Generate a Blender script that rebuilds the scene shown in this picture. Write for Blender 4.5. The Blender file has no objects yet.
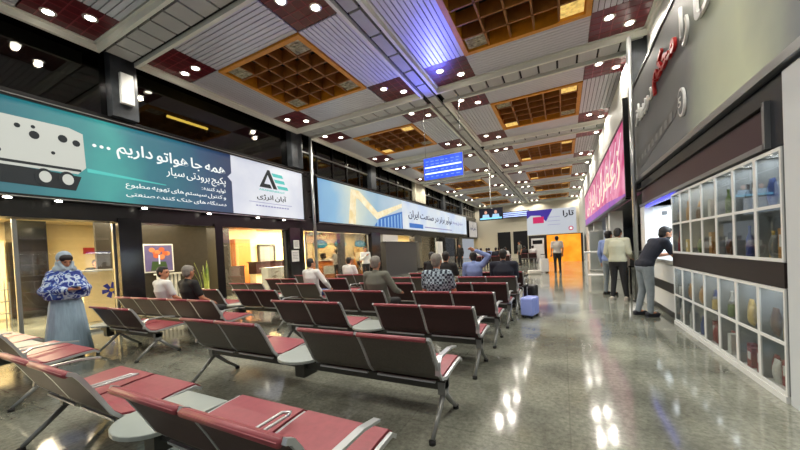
import bpy, bmesh, math, random, unicodedata
from mathutils import Vector, Matrix, Euler
random.seed(7)
SC = bpy.context.scene
COL = SC.collection
PI = math.pi

# ------------------------------------------------------------------ materials
def lin(c):
    return tuple((v/255/12.92) if v/255 <= .04045 else ((v/255+.055)/1.055)**2.4 for v in c)
MATS = {}
def mat(name, rgb, rough=.5, metal=0, noise=0, nscale=8, rgb2=None, emit=0, spec=.5, coat=0, stretch=None, sheen=0):
    if name in MATS: return MATS[name]
    m = bpy.data.materials.new(name); m.use_nodes = True
    nt = m.node_tree; b = nt.nodes['Principled BSDF']
    c = lin(rgb) + (1,)
    b.inputs['Base Color'].default_value = c
    b.inputs['Roughness'].default_value = rough
    b.inputs['Metallic'].default_value = metal
    b.inputs['Specular IOR Level'].default_value = spec
    b.inputs['Coat Weight'].default_value = coat
    b.inputs['Coat Roughness'].default_value = .1
    if sheen: b.inputs['Sheen Weight'].default_value = sheen
    src = None
    if noise or rgb2:
        tc = nt.nodes.new('ShaderNodeTexCoord'); mp = nt.nodes.new('ShaderNodeMapping')
        if stretch: mp.inputs['Scale'].default_value = stretch
        nz = nt.nodes.new('ShaderNodeTexNoise'); nz.inputs['Scale'].default_value = nscale; nz.inputs['Detail'].default_value = 4
        mx = nt.nodes.new('ShaderNodeMix'); mx.data_type = 'RGBA'
        rp = nt.nodes.new('ShaderNodeMapRange'); rp.inputs[1].default_value = .35; rp.inputs[2].default_value = .65
        nt.links.new(tc.outputs['Object'], mp.inputs[0]); nt.links.new(mp.outputs[0], nz.inputs['Vector'])
        nt.links.new(nz.outputs['Fac'], rp.inputs[0]); nt.links.new(rp.outputs[0], mx.inputs[0])
        c2 = lin(rgb2)+(1,) if rgb2 else tuple(v*(1-noise) for v in c[:3])+(1,)
        mx.inputs[6].default_value = c; mx.inputs[7].default_value = c2
        src = mx.outputs[2]; nt.links.new(src, b.inputs['Base Color'])
    if emit:
        b.inputs['Emission Strength'].default_value = emit
        b.inputs['Emission Color'].default_value = c
        if src: nt.links.new(src, b.inputs['Emission Color'])
        b.inputs['Base Color'].default_value = tuple(v*.3 for v in c[:3])+(1,)
        if src: nt.links.remove(b.inputs['Base Color'].links[0])
    MATS[name] = m
    return m
def ramp_mat(name, stops, axis, lo, hi, emit=1, warp=0, wscale=.6, rough=.4):
    """a printed picture: colours along an axis, warped by noise"""
    if name in MATS: return MATS[name]
    m = bpy.data.materials.new(name); m.use_nodes = True; nt = m.node_tree; b = nt.nodes['Principled BSDF']
    tc = nt.nodes.new('ShaderNodeTexCoord'); sp = nt.nodes.new('ShaderNodeSeparateXYZ')
    nt.links.new(tc.outputs['Object'], sp.inputs[0])
    mr = nt.nodes.new('ShaderNodeMapRange'); mr.inputs[1].default_value = lo; mr.inputs[2].default_value = hi
    src = sp.outputs[axis]
    if warp:
        nz = nt.nodes.new('ShaderNodeTexNoise'); nz.inputs['Scale'].default_value = wscale; nz.inputs['Detail'].default_value = 5
        nt.links.new(tc.outputs['Object'], nz.inputs['Vector'])
        ma = nt.nodes.new('ShaderNodeMath'); ma.operation = 'MULTIPLY_ADD'; ma.inputs[1].default_value = warp
        nt.links.new(nz.outputs['Fac'], ma.inputs[0]); nt.links.new(src, ma.inputs[2]); src = ma.outputs[0]
    nt.links.new(src, mr.inputs[0])
    cr = nt.nodes.new('ShaderNodeValToRGB'); nt.links.new(mr.outputs[0], cr.inputs[0])
    el = cr.color_ramp.elements
    while len(el) < len(stops): el.new(.5)
    for e, (p, c) in zip(el, stops): e.position = p; e.color = lin(c)+(1,)
    b.inputs['Roughness'].default_value = rough
    if emit:
        nt.links.new(cr.outputs[0], b.inputs['Emission Color']); b.inputs['Emission Strength'].default_value = emit
        b.inputs['Base Color'].default_value = (.05,.05,.05,1)
    else: nt.links.new(cr.outputs[0], b.inputs['Base Color'])
    MATS[name] = m
    return m
def glass_mat(name, tint=(1,1,1), refl=.08, rough=.02, fk=.9):
    if name in MATS: return MATS[name]
    m = bpy.data.materials.new(name); m.use_nodes = True; nt = m.node_tree
    for n in list(nt.nodes): nt.nodes.remove(n)
    out = nt.nodes.new('ShaderNodeOutputMaterial'); tr = nt.nodes.new('ShaderNodeBsdfTransparent')
    gl = nt.nodes.new('ShaderNodeBsdfGlossy'); gl.inputs['Roughness'].default_value = rough
    tr.inputs[0].default_value = tint+(1,)
    fr = nt.nodes.new('ShaderNodeFresnel'); fr.inputs[0].default_value = 1.45
    ad = nt.nodes.new('ShaderNodeMath'); ad.operation = 'MULTIPLY_ADD'; ad.inputs[1].default_value = fk; ad.inputs[2].default_value = refl; ad.use_clamp = True
    nt.links.new(fr.outputs[0], ad.inputs[0])
    mx = nt.nodes.new('ShaderNodeMixShader'); nt.links.new(ad.outputs[0], mx.inputs[0])
    nt.links.new(tr.outputs[0], mx.inputs[1]); nt.links.new(gl.outputs[0], mx.inputs[2]); nt.links.new(mx.outputs[0], out.inputs[0])
    MATS[name] = m
    return m
def floor_mat():
    m = bpy.data.materials.new('polished_stone'); m.use_nodes = True; nt = m.node_tree; b = nt.nodes['Principled BSDF']
    N = nt.nodes.new; Lk = nt.links.new
    tc = N('ShaderNodeTexCoord')
    n1 = N('ShaderNodeTexNoise'); n1.inputs['Scale'].default_value = 1.1; n1.inputs['Detail'].default_value = 6
    n2 = N('ShaderNodeTexNoise'); n2.inputs['Scale'].default_value = 26; n2.inputs['Detail'].default_value = 6; n2.inputs['Roughness'].default_value = .7
    Lk(tc.outputs['Object'], n1.inputs['Vector']); Lk(tc.outputs['Object'], n2.inputs['Vector'])
    c1 = N('ShaderNodeValToRGB'); Lk(n1.outputs['Fac'], c1.inputs[0])
    c1.color_ramp.elements[0].position = .35; c1.color_ramp.elements[0].color = lin((96,99,90))+(1,)
    c1.color_ramp.elements[1].position = .68; c1.color_ramp.elements[1].color = lin((150,153,140))+(1,)
    mr = N('ShaderNodeMapRange'); mr.inputs[1].default_value = .3; mr.inputs[2].default_value = .7; mr.inputs[3].default_value = .6; mr.inputs[4].default_value = 1.25
    Lk(n2.outputs['Fac'], mr.inputs[0])
    mu = N('ShaderNodeMix'); mu.data_type = 'RGBA'; mu.blend_type = 'MULTIPLY'; mu.inputs[0].default_value = 1
    Lk(c1.outputs[0], mu.inputs[6]); Lk(mr.outputs[0], mu.inputs[7])
    br = N('ShaderNodeTexBrick'); br.offset = 0; br.inputs['Scale'].default_value = 1; br.inputs['Brick Width'].default_value = 1.2; br.inputs['Row Height'].default_value = 1.2
    br.inputs['Mortar Size'].default_value = .006; br.inputs['Color1'].default_value = (1,1,1,1); br.inputs['Color2'].default_value = (.86,.86,.86,1); br.inputs['Mortar'].default_value = (.62,.62,.6,1)
    Lk(tc.outputs['Object'], br.inputs['Vector'])
    m2 = N('ShaderNodeMix'); m2.data_type = 'RGBA'; m2.blend_type = 'MULTIPLY'; m2.inputs[0].default_value = .5
    Lk(mu.outputs[2], m2.inputs[6]); Lk(br.outputs['Color'], m2.inputs[7]); Lk(m2.outputs[2], b.inputs['Base Color'])
    rr = N('ShaderNodeMapRange'); rr.inputs[3].default_value = .03; rr.inputs[4].default_value = .17
    Lk(n2.outputs['Fac'], rr.inputs[0]); Lk(rr.outputs[0], b.inputs['Roughness'])
    b.inputs['Specular IOR Level'].default_value = .8
    bp = N('ShaderNodeBump'); bp.inputs['Strength'].default_value = .02; bp.inputs['Distance'].default_value = .02
    n3 = N('ShaderNodeTexNoise'); n3.inputs['Scale'].default_value = 5; Lk(tc.outputs['Object'], n3.inputs['Vector'])
    Lk(n3.outputs['Fac'], bp.inputs['Height']); Lk(bp.outputs[0], b.inputs['Normal'])
    return m

M_floor = floor_mat()
M_white = mat('white_paint', (214,216,212), .45, noise=.06)
M_lip = mat('ceiling_trim_white', (222,224,212), .5)
M_tile = mat('grey_ceiling_tile', (176,178,174), .5, noise=.08, nscale=2)
M_dark = mat('black_metal', (9,8,9), .3)
M_void = mat('black_void', (9,9,9), .8)
M_slat = mat('ribbed_ceiling_metal', (204,204,210), .38, metal=.25)
M_red = mat('maroon_gloss_panel', (92,12,22), .3, coat=.2, noise=.25, nscale=3)
M_redline = mat('maroon_panel_line', (134,52,58), .3)
M_ochre = mat('ochre_wood', (218,146,32), .45, noise=.18, nscale=6)
M_wood = mat('brown_wood', (156,100,38), .55, noise=.3, nscale=5)
M_marble = mat('black_marble', (22,21,22), .12, rgb2=(34,33,35), nscale=3, spec=.6)
M_gmarble = mat('grey_marble', (66,70,74), .3, rgb2=(44,47,50), nscale=4)
M_chrome = mat('brushed_steel', (170,172,172), .28, metal=.9)
M_silver = mat('silver_armrest', (178,182,184), .32, metal=.55)
M_legs = mat('grey_cast_aluminium', (128,130,128), .35, metal=.5)
M_beam = mat('dark_grey_beam', (62,64,60), .45, metal=.3)
M_seat = mat('rose_vinyl_seat', (142,60,70), .42, noise=.15, nscale=20)
M_backdark = mat('dark_maroon_mesh', (48,16,20), .55, noise=.2, nscale=60)
M_backgrey = mat('grey_mesh', (82,80,72), .5, noise=.2, nscale=60)
M_table = mat('grey_laminate', (150,158,154), .28, noise=.05)
M_rubber = mat('black_rubber', (20,20,20), .7)
M_lamp = mat('lamp_glow', (255,246,226), emit=16)
M_lampring = mat('lamp_ring', (220,214,205), .3, metal=.5)
M_cornerlit = mat('lit_corner_diffuser', (255,214,120), emit=.9, noise=.55, nscale=9)
M_corner = mat('corner_diffuser', (196,190,160), .5, rgb2=(110,104,80), nscale=9)
M_glass = glass_mat('storefront_glass', (1,1,1), .02)
M_cabglass = glass_mat('cabinet_glass', (.95,.97,.97), .01, fk=.3)
M_darkglass = glass_mat('dark_upper_glass', (.42,.4,.36), .05)
M_cream = mat('cream_wall', (226,204,150), .6, noise=.06)
M_skin = mat('skin', (176,122,92), .5, noise=.08, nscale=20)
M_eye = mat('eye_dark', (24,18,16), .2)
M_lips = mat('lips', (140,76,68), .5)
M_black = mat('black_cloth', (18,18,20), .85, noise=.2, nscale=30)
M_shoe = mat('dark_shoe', (30,28,28), .4)
M_hairblack = mat('black_hair', (20,16,14), .6, noise=.3, nscale=60)
M_hairgrey = mat('grey_hair', (128,124,116), .7, noise=.35, nscale=50)

# ------------------------------------------------------------------ mesh builder
class MB:
    def __init__(s): s.v=[]; s.f=[]; s.m=[]; s.mats=[]; s.sm=[]
    def mi(s, m):
        if m not in s.mats: s.mats.append(m)
        return s.mats.index(m)
    def add(s, vs, fs, m, smooth=False):
        o=len(s.v); k=s.mi(m); s.v+= [tuple(v) for v in vs]
        for f in fs: s.f.append([i+o for i in f]); s.m.append(k); s.sm.append(smooth)
        return s
    def box(s, x0,x1,y0,y1,z0,z1, m):
        return s.add([(x0,y0,z0),(x1,y0,z0),(x1,y1,z0),(x0,y1,z0),(x0,y0,z1),(x1,y0,z1),(x1,y1,z1),(x0,y1,z1)],
            [(0,3,2,1),(4,5,6,7),(0,1,5,4),(1,2,6,5),(2,3,7,6),(3,0,4,7)], m)
    def ring_loft(s, rings, m, smooth=True, closed=False, caps=True):
        n=len(rings[0]); vs=[p for r in rings for p in r]; fs=[]
        R=len(rings)
        for i in range(R if closed else R-1):
            a=i*n; b=((i+1)%R)*n
            for j in range(n):
                k=(j+1)%n; fs.append((a+j,a+k,b+k,b+j))
        if caps and not closed: fs.append(tuple(reversed(range(n)))); fs.append(tuple((R-1)*n+j for j in range(n)))
        return s.add(vs, fs, m, smooth)
    def tube(s, pts, r, m, n=8, r2=None, closed=False):
        pts=[Vector(p) for p in pts]; rings=[]; N=len(pts)
        for i,p in enumerate(pts):
            a=pts[i-1] if (i>0 or closed) else p; b=pts[(i+1)%N] if (i<N-1 or closed) else p
            t=(b-a).normalized(); up=Vector((0,0,1)) if abs(t.z)<.9 else Vector((1,0,0))
            u=t.cross(up).normalized(); w=u.cross(t).normalized()
            rr = r if r2 is None else r+(r2-r)*i/max(1,N-1)
            rings.append([p+(u*math.cos(2*PI*j/n)+w*math.sin(2*PI*j/n))*rr for j in range(n)])
        return s.ring_loft(rings, m, True, closed)
    def bar(s, pts, w, h, axis, m):
        """flat bar swept along pts: w along axis, h across"""
        pts=[Vector(p) for p in pts]; ax=Vector(axis).normalized(); rings=[]
        for i,p in enumerate(pts):
            a=pts[max(i-1,0)]; b=pts[min(i+1,len(pts)-1)]; t=(b-a).normalized(); q=t.cross(ax).normalized()
            rings.append([p+ax*w/2+q*h/2, p-ax*w/2+q*h/2, p-ax*w/2-q*h/2, p+ax*w/2-q*h/2])
        return s.ring_loft(rings, m, False)
    def lathe(s, prof, c, m, n=16):
        return s.ring_loft([[(c[0]+r*math.cos(2*PI*j/n), c[1]+r*math.sin(2*PI*j/n), c[2]+z) for j in range(n)] for r,z in prof], m)
    def prism(s, pts, off, m):
        """closed polygon of 3d points pushed along off"""
        n=len(pts); off=Vector(off); a=[Vector(p) for p in pts]; b=[p+off for p in a]
        fs=[tuple(range(n)), tuple(reversed(range(n,2*n)))]+[(i,i+n,(i+1)%n+n,(i+1)%n) for i in range(n)]
        return s.add(a+b, fs, m)
    def ball(s, c, r, m, n=12):
        if not hasattr(r,'__len__'): r=(r,r,r)
        rings=[]
        for i in range(1,n//2):
            th=PI*i/(n//2); rings.append([(c[0]+r[0]*math.sin(th)*math.cos(2*PI*j/n), c[1]+r[1]*math.sin(th)*math.sin(2*PI*j/n), c[2]-r[2]*math.cos(th)) for j in range(n)])
        return s.ring_loft(rings, m)
    def capsule(s, p, q, r1, r2, m, n=10):
        p=Vector(p); q=Vector(q); t=(q-p); L=t.length
        t = t/L if L>1e-6 else Vector((0,0,1))
        up=Vector((0,0,1)) if abs(t.z)<.9 else Vector((1,0,0)); u=t.cross(up).normalized(); w=u.cross(t).normalized()
        rings=[]
        for a in (80,55,25): a=math.radians(a); rings.append([p-t*r1*math.sin(a)+(u*math.cos(2*PI*j/n)+w*math.sin(2*PI*j/n))*r1*math.cos(a) for j in range(n)])
        for a in (0,): rings.append([p+(u*math.cos(2*PI*j/n)+w*math.sin(2*PI*j/n))*r1 for j in range(n)])
        for a in (0,25,55,80): a=math.radians(a); rings.append([q+t*r2*math.sin(a)+(u*math.cos(2*PI*j/n)+w*math.sin(2*PI*j/n))*r2*math.cos(a) for j in range(n)])
        return s.ring_loft(rings, m)
    def mesh(s, name, bevel=0):
        me=bpy.data.meshes.new(name); me.from_pydata(s.v, [], s.f)
        for m in s.mats: me.materials.append(m)
        for p,k,sm in zip(me.polygons, s.m, s.sm): p.material_index=k; p.use_smooth=sm
        bm=bmesh.new(); bm.from_mesh(me); bmesh.ops.recalc_face_normals(bm, faces=bm.faces)
        bm.to_mesh(me); bm.free(); me.update()
        return me
    def obj(s, name, parent=None, loc=(0,0,0), rot=0, bevel=0):
        o=bpy.data.objects.new(name, s.mesh(name)); COL.objects.link(o); o.location=loc; o.rotation_euler=(0,0,rot)
        if parent: o.parent=parent
        if bevel:
            md=o.modifiers.new('edge','BEVEL'); md.width=bevel; md.segments=2; md.limit_method='ANGLE'
        return o
def tag(o, label, cat, group=None, kind=None):
    if label: o['label']=label
    if cat: o['category']=cat
    if group: o['group']=group
    if kind: o['kind']=kind
    return o
def struct(o, label=None):
    o['kind']='structure'
    if label: o['label']=label
    return o
def thing(name, label, cat, loc=(0,0,0), rot=0, group=None):
    o=bpy.data.objects.new(name, None); COL.objects.link(o); o.location=loc; o.rotation_euler=(0,0,rot); o.empty_display_size=.1
    return tag(o,label,cat,group)
def copy_tree(o, parent=None):
    c=o.copy(); COL.objects.link(c)
    if parent: c.parent=parent
    for ch in list(o.children): copy_tree(ch, c)
    return c

# ------------------------------------------------------------------ lettering (joins Arabic-script letters by their presentation forms)
FORMS={}
for cp in list(range(0xFB50,0xFC00))+list(range(0xFE70,0xFEFD)):
    d=unicodedata.decomposition(chr(cp)).split()
    if len(d)==2 and d[0][0]=='<': FORMS.setdefault(chr(int(d[1],16)),{})[d[0][1:-1]]=chr(cp)
def shape(t):
    out=[]
    for i,ch in enumerate(t):
        f=FORMS.get(ch)
        if not f: out.append(ch); continue
        pv=FORMS.get(t[i-1],{}) if i else {}; nx=FORMS.get(t[i+1],{}) if i+1<len(t) else {}
        jp='initial' in pv; jn='final' in nx and 'initial' in f
        k='medial' if jp and jn and 'medial' in f else 'final' if jp and 'final' in f else 'initial' if jn and 'initial' in f else 'isolated'
        out.append(f.get(k,ch))
    return ''.join(reversed(out))
def text(s, m, rect, face, at, name='lettering', parent=None, depth=.01, bold=0, rtl=True):
    """rect = (u0,u1,v0,v1) in left-to-right reading direction; face L: wall facing +X (u=Y), R: facing -X (u=-Y), F: facing -Y (u=X); one object per word"""
    words=s.split(' '); got=[]
    for wd in words:
        cu=bpy.data.curves.new(name,'FONT'); cu.body=shape(wd) if rtl else wd; cu.extrude=depth/2; cu.offset=bold; cu.resolution_u=2
        t=bpy.data.objects.new('tmp',cu); COL.objects.link(t)
        dg=bpy.context.evaluated_depsgraph_get(); me=bpy.data.meshes.new_from_object(t.evaluated_get(dg))
        bpy.data.objects.remove(t)
        if me.vertices:
            xs=[v.co.x for v in me.vertices]; ys=[v.co.y for v in me.vertices]; got.append((me,min(xs),max(xs),min(ys),max(ys)))
    if rtl: got.reverse()
    y0=min(g[3] for g in got); y1=max(g[4] for g in got); gap=.22
    tot=sum(g[2]-g[1] for g in got)+gap*(len(got)-1); u0,u1,v0,v1=rect; sx=(u1-u0)/tot; cur=0
    for me,xa,xb,_,_ in got:
        for v in me.vertices:
            u=u0+sx*(cur+v.co.x-xa); w=v0+(v1-v0)*(v.co.y-y0)/max(1e-6,(y1-y0)); z=v.co.z+depth/2
            v.co={'L':(at+z,u,w),'R':(at-z,-u,w),'F':(u,at-z,w)}[face]
        cur+=xb-xa+gap
        me.materials.clear(); me.materials.append(m); me.name=name
        o=bpy.data.objects.new(name,me); COL.objects.link(o)
        if parent: o.parent=parent
    return o
def flat(pts, face, at, m, name, parent, d=.006):
    if face=='L': P=[(at,u,v) for u,v in pts]; off=(d,0,0)
    elif face=='R': P=[(at,-u,v) for u,v in pts]; off=(-d,0,0)
    else: P=[(u,at,v) for u,v in pts]; off=(0,-d,0)
    return MB().prism(P,off,m).obj(name,parent)
def rectp(a,b,c,d): return [(a,c),(b,c),(b,d),(a,d)]
def ellp(cu,cv,ru,rv,n=20): return [(cu+ru*math.cos(2*PI*i/n), cv+rv*math.sin(2*PI*i/n)) for i in range(n)]

# ------------------------------------------------------------------ camera
F=320.; YAW=math.atan(163/F); PITCH=math.radians(-1.0); ROLL=math.radians(2.9); H=1.42
fw=Vector((-math.sin(YAW)*math.cos(PITCH), math.cos(YAW)*math.cos(PITCH), math.sin(PITCH)))
r0=Vector((math.cos(YAW), math.sin(YAW), 0)); u0=r0.cross(fw)
rt=math.cos(ROLL)*r0-math.sin(ROLL)*u0; up=math.sin(ROLL)*r0+math.cos(ROLL)*u0
cd=bpy.data.cameras.new('camera'); cam=bpy.data.objects.new('camera',cd); COL.objects.link(cam)
cam.matrix_world=Matrix(((rt.x,up.x,-fw.x,0),(rt.y,up.y,-fw.y,0),(rt.z,up.z,-fw.z,H),(0,0,0,1)))
cd.sensor_width=36; cd.sensor_fit='HORIZONTAL'; cd.lens=36*F/800; cd.shift_y=(257-225)/800; cd.clip_start=.05; cd.clip_end=200
SC.camera=cam

# ------------------------------------------------------------------ shell
XL=-9.0; ZC=6.0
struct(MB().box(-16,8,-5,45,-.2,0,M_floor).obj('floor'), 'polished grey-green stone floor')
struct(MB().box(-9.6,8,-5,45,6.62,6.8,M_void).obj('ceiling'))
ORD=['nearest','second','third','fourth','fifth','sixth','seventh']
bays=[(3.3+5.75*k-4.98, 3.3+5.75*k) for k in range(7)]
LX=(-8.64,-3.65); RX=(-3.1,1.85)
# lips round each bay and tiled bands between
tn=0
for k,(y0,y1) in enumerate(bays):
    for (xa,xb) in (LX,RX):
        if k==0 and xa>-4: continue
        tn+=1; w=.07; b=MB()
        b.box(xa-w,xb+w,y0-w,y0,6.0,6.34,M_lip); b.box(xa-w,xb+w,y1,y1+w,6.0,6.34,M_lip)
        b.box(xa-w,xa,y0,y1,6.0,6.34,M_lip); b.box(xb,xb+w,y0,y1,6.0,6.34,M_lip)
        # flat margin inside lip
        g=.05; b.box(xa,xb,y0,y0+g,6.12,6.2,M_lip); b.box(xa,xb,y1-g,y1,6.12,6.2,M_lip); b.box(xa,xa+g,y0,y1,6.12,6.2,M_lip); b.box(xb-g,xb,y0,y1,6.12,6.2,M_lip)
        struct(b.obj('trim_%d'%tn))
for k in range(7):
    ya=bays[k][1]+.07; yb=ya+.63; tn+=1; b=MB().box(-8.7,1.95,ya+.0,yb,6.1,6.16,M_void)
    for (xa,xb) in (LX,RX):
        n=11; w=(xb-xa)/n
        for i in range(n): b.box(xa+i*w+.025,xa+(i+1)*w-.025,ya+.08,yb-.08,6.05,6.1,M_tile)
    struct(b.obj('trim_%d'%tn))
tn+=1; b=MB().box(-3.58,-3.17,-2,43,6.1,6.16,M_void); yy=-2
while yy<40: b.box(-3.56+.06,-3.19-.06,yy+.04,yy+.78,6.03,6.1,M_tile); yy+=.8
struct(b.obj('trim_%d'%tn))
tn+=1; b=MB()
for x0,x1 in ((-9.5,-8.71),(1.92,2.4)): b.box(x0,x1,-3,44,6.28,6.34,M_void if x0<0 else M_lip)
struct(b.obj('trim_%d'%tn))
# contents of the bays
def red_panel(parent_label, x,y, lamps, group):
    t=thing('light_panel', parent_label, 'ceiling light panel', (x,y,6.15), 0, group)
    p=MB().box(-.54,.54,-.54,.54,0,.05,M_red)
    for i in range(1,5):
        c=-.54+1.08*i/5; p.box(c-.009,c+.009,-.54,.54,-.006,0,M_redline); p.box(-.54,.54,c-.009,c+.009,-.007,0,M_redline)
    p.obj('panel', t)
    for lx,ly in lamps:
        o=MB().lathe([(.075,-.012),(.115,-.016),(.12,-.005),(.115,0),(.08,0)],(lx,ly,0),M_lampring).obj('lamp_ring',t)
        MB().lathe([(.001,-.028),(.05,-.026),(.078,-.016),(.078,-.006),(.001,-.004)],(lx,ly,0),M_lamp,20).obj('lamp_bulb',o)
    return t
def coffer(label, x,y, lit):
    S=2.66; t=thing('coffered_panel', label, 'coffered ceiling panel', (x,y,6.15), 0, None); h=S/2; w=.11
    b=MB(); b.box(-h,h,-h,-h+w,-.05,.3,M_ochre); b.box(-h,h,h-w,h,-.05,.3,M_ochre); b.box(-h,-h+w,-h+w,h-w,-.05,.3,M_ochre); b.box(h-w,h,-h+w,h-w,-.05,.3,M_ochre)
    b.obj('outer_frame',t)
    g=MB(); q=(S-2*w)/5
    for i in range(1,5):
        c=-h+w+q*i; g.box(c-.02,c+.02,-h+w,h-w,-.02,.27,M_wood); g.box(-h+w,h-w,c-.02,c+.02,-.02,.27,M_wood)
    g.obj('grid',t)
    MB().box(-h,h,-h,h,.3,.34,M_void).obj('backing',t)
    n=0
    for sx in (-1,1):
        for sy in (-1,1):
            cx=sx*(h-w-q/2); cy=sy*(h-w-q/2)
            m = M_cornerlit if (n in lit) else M_corner
            pb=MB().box(cx-q/2+.03,cx+q/2-.03,cy-q/2+.03,cy+q/2-.03,.0,.02,m)
            for i in range(4): pb.box(cx-q/2+.06,cx+q/2-.06,cy-.12+.07*i,cy-.10+.07*i,-.012,0,m)
            pb.obj('corner_diffuser',t); n+=1
    return t
def ribbed(label, x0,x1,y0,y1, along, group):
    t=MB().box(0,x1-x0,0,y1-y0,.02,.05,M_void); n=10
    W=(x1-x0) if along=='y' else (y1-y0); s=W/n
    for i in range(n):
        a=i*s+.009; c=(i+1)*s-.009
        for (p,q_,z) in ((a,c,-.01),):
            if along=='y': t.box(p,q_,0,y1-y0,z,.02,M_slat)
            else: t.box(0,x1-x0,p,q_,z,.02,M_slat)
    o=t.obj('ribbed_panel',None,(x0,y0,6.15)); return tag(o,label,'ceiling panel',group)
for k,(y0,y1) in enumerate(bays):
    for side,(xa,xb) in (('left',LX),('right',RX)):
        if k==0 and side=='right': continue
        cx=(xa+xb)/2; cy=(y0+y1)/2; e=.05
        co = coffer('ochre wooden coffered grid in the %s bay %s of the grey duct'%(ORD[k],side), cx, cy, () if side=='left' and k<2 else ((1,2) if k>=2 else (3,)))
        co['group']='coffered ceiling grids'
        fx0=cx-1.33; fx1=cx+1.33; fy0=cy-1.33; fy1=cy+1.33
        nm={'near':(y0+e,fy0),'far':(fy1,y1-e)}
        for a,(ya,yb) in nm.items():
            ribbed('ribbed metal ceiling strip, %s side of the %s wooden grid on the %s'%(a,ORD[k],side), fx0,fx1,ya+.01,yb-.01,'x','ribbed strips round the wooden grids')
        for a,(p,q_) in (('wall-side' if side=='left' else 'duct-side',(xa+e,fx0)),('duct-side' if side=='left' else 'wall-side',(fx1,xb-e))):
            ribbed('ribbed metal ceiling strip, %s of the %s wooden grid on the %s'%(a,ORD[k],side), p+.01,q_-.01,fy0,fy1,'y','ribbed strips round the wooden grids')
        for sx in (-1,1):
            for sy in (-1,1):
                px = xa+e+.543 if sx<0 else xb-e-.543; py = y0+e+.543 if sy<0 else y1-e-.543
                d=(-.22,-.22) if (sx*sy>0) else (-.22,.22)
                lamps=[(-.22,-.22*1),( .22,.22)] if sx*sy<0 or k%2==0 and sx<0 else [(-.22,.22),(.22,.22)]
                if sx>0 and sy>0: lamps=[(-.2,-.22),(.22,.22)]
                red_panel('maroon light panel with two lamps, %s %s corner of the %s %s bay'%('near' if sy<0 else 'far','wall-side' if (sx<0)==(side=='left') else 'duct-side',ORD[k],side), px,py,lamps,'maroon ceiling light panels')

# ------------------------------------------------------------------ lights
def area(loc, size, power, color=(1,.95,.86), rot=(0,0,0), sy=None):
    l=bpy.data.lights.new('area_light','AREA'); l.energy=power; l.color=color; l.shape='RECTANGLE'; l.size=size; l.size_y=sy or size
    o=bpy.data.objects.new('area_light',l); COL.objects.link(o); o.location=loc; o.rotation_euler=rot
    return o
def spot(loc, power, color=(1,.93,.82), ang=150, blend=.6, r=.06):
    l=bpy.data.lights.new('spot_beam','SPOT'); l.energy=power; l.color=color; l.spot_size=math.radians(ang); l.spot_blend=blend; l.shadow_soft_size=r
    o=bpy.data.objects.new('spot_beam',l); COL.objects.link(o); o.location=loc
    return o
PW=205
for k,(y0,y1) in enumerate(bays):
    for (xa,xb) in (LX,RX):
        for px in (xa+.6,xb-.6):
            for py in (y0+.6,y1-.6): spot((px+.22,py+.22,6.08),PW/2); spot((px-.22,py-.22,6.08),PW/2)
w=bpy.data.worlds.new('world'); SC.world=w; w.use_nodes=True
w.node_tree.nodes['Background'].inputs[0].default_value=(.62,.66,.72,1); w.node_tree.nodes['Background'].inputs[1].default_value=.5


# ------------------------------------------------------------------ left wall: pillars, billboards, storefronts
pill=[(3.6,4.05,M_marble),(5.86,6.1,M_dark),(8.72,9.42,M_marble),(14.4,15.3,M_marble),(19.9,21.1,M_marble),(24.6,26.3,M_marble),(30.2,31.5,M_marble)]
for i,(a,c,m) in enumerate(pill): struct(MB().box(-9.35,-8.95,a,c,0,2.5,m).obj('wall_left_pillar'))
struct(MB().box(-9.4,-9.0,-5,38,2.42,2.78,M_dark).box(-9.4,-9.0,-5,38,4.62,4.8,M_dark).box(-9.35,-9.05,-5,38,2.78,4.62,M_dark).obj('wall_left'))
# dark upper storey behind glass
struct(MB().box(-9.16,-9.12,-5,38,4.8,6.28,M_darkglass).obj('window_1'))
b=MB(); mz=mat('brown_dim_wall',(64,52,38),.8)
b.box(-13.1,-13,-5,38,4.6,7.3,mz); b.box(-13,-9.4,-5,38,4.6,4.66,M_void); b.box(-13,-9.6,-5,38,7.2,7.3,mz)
struct(b.obj('wall_mezzanine'))
for i,(x,y,z,l) in enumerate(((-12,7.1,6.5,1.4),(-11,12.5,6.3,1.2),(-11,17.5,6.4,1.2),(-11.5,24,6.4,1.2))):
    tag(MB().tube([(0,-l/2,0),(0,l/2,0)],.05,mat('dim_fluorescent',(236,206,96),emit=5)).obj('tube_lamp',None,(x,y,z)),
        'yellowish tube lamp behind dark upper glass, above the %s'%('teal billboard','blue sky billboard, towards its near end','blue sky billboard, past its middle','blue sky billboard, at its far end')[i],'lamp')
ups=[(3.6,4.1,M_gmarble),(8.95,9.5,M_gmarble),(14.5,15.0,M_gmarble),(20.2,22.0,mat('pale_stone',(196,192,170),.5,noise=.2,nscale=4)),(26,26.5,M_gmarble),(31.5,32,M_gmarble)]
for a,c,m in ups: struct(MB().box(-9.1,-8.85,a,c,4.8,6.28,m).obj('wall_left_upper_pillar'))
b=MB()
for y in [9.5+1.05*i for i in range(27)]: b.box(-9.1,-9.06,y,y+.05,4.8,6.28,M_dark)
b.box(-9.1,-9.04,9.5,38,5.55,5.6,M_chrome)
struct(b.obj('trim_upper_glazing_bars'))
tag(MB().box(-.05,.05,-.13,.13,-.35,.35,M_white).obj('wall_speaker',None,(-8.79,3.86,5.45),bevel=.02),'white slim wall speaker high on grey pillar above teal billboard','speaker')
post=thing('steel_post','slim steel post between the teal and the blue sky billboards','post',(-8.6,9.68,0))
MB().tube([(0,0,0),(0,0,5.98)],.06,M_chrome,12).obj('pole',post); MB().lathe([(.0,0),(.11,0),(.11,.02),(.06,.04),(.0,.04)],(0,0,0),M_chrome).obj('base_plate',post)
b=MB()
for z in (2.9,3.9,4.6): b.box(-.23,0,-.03,.03,z,z+.06,M_dark)
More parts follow.
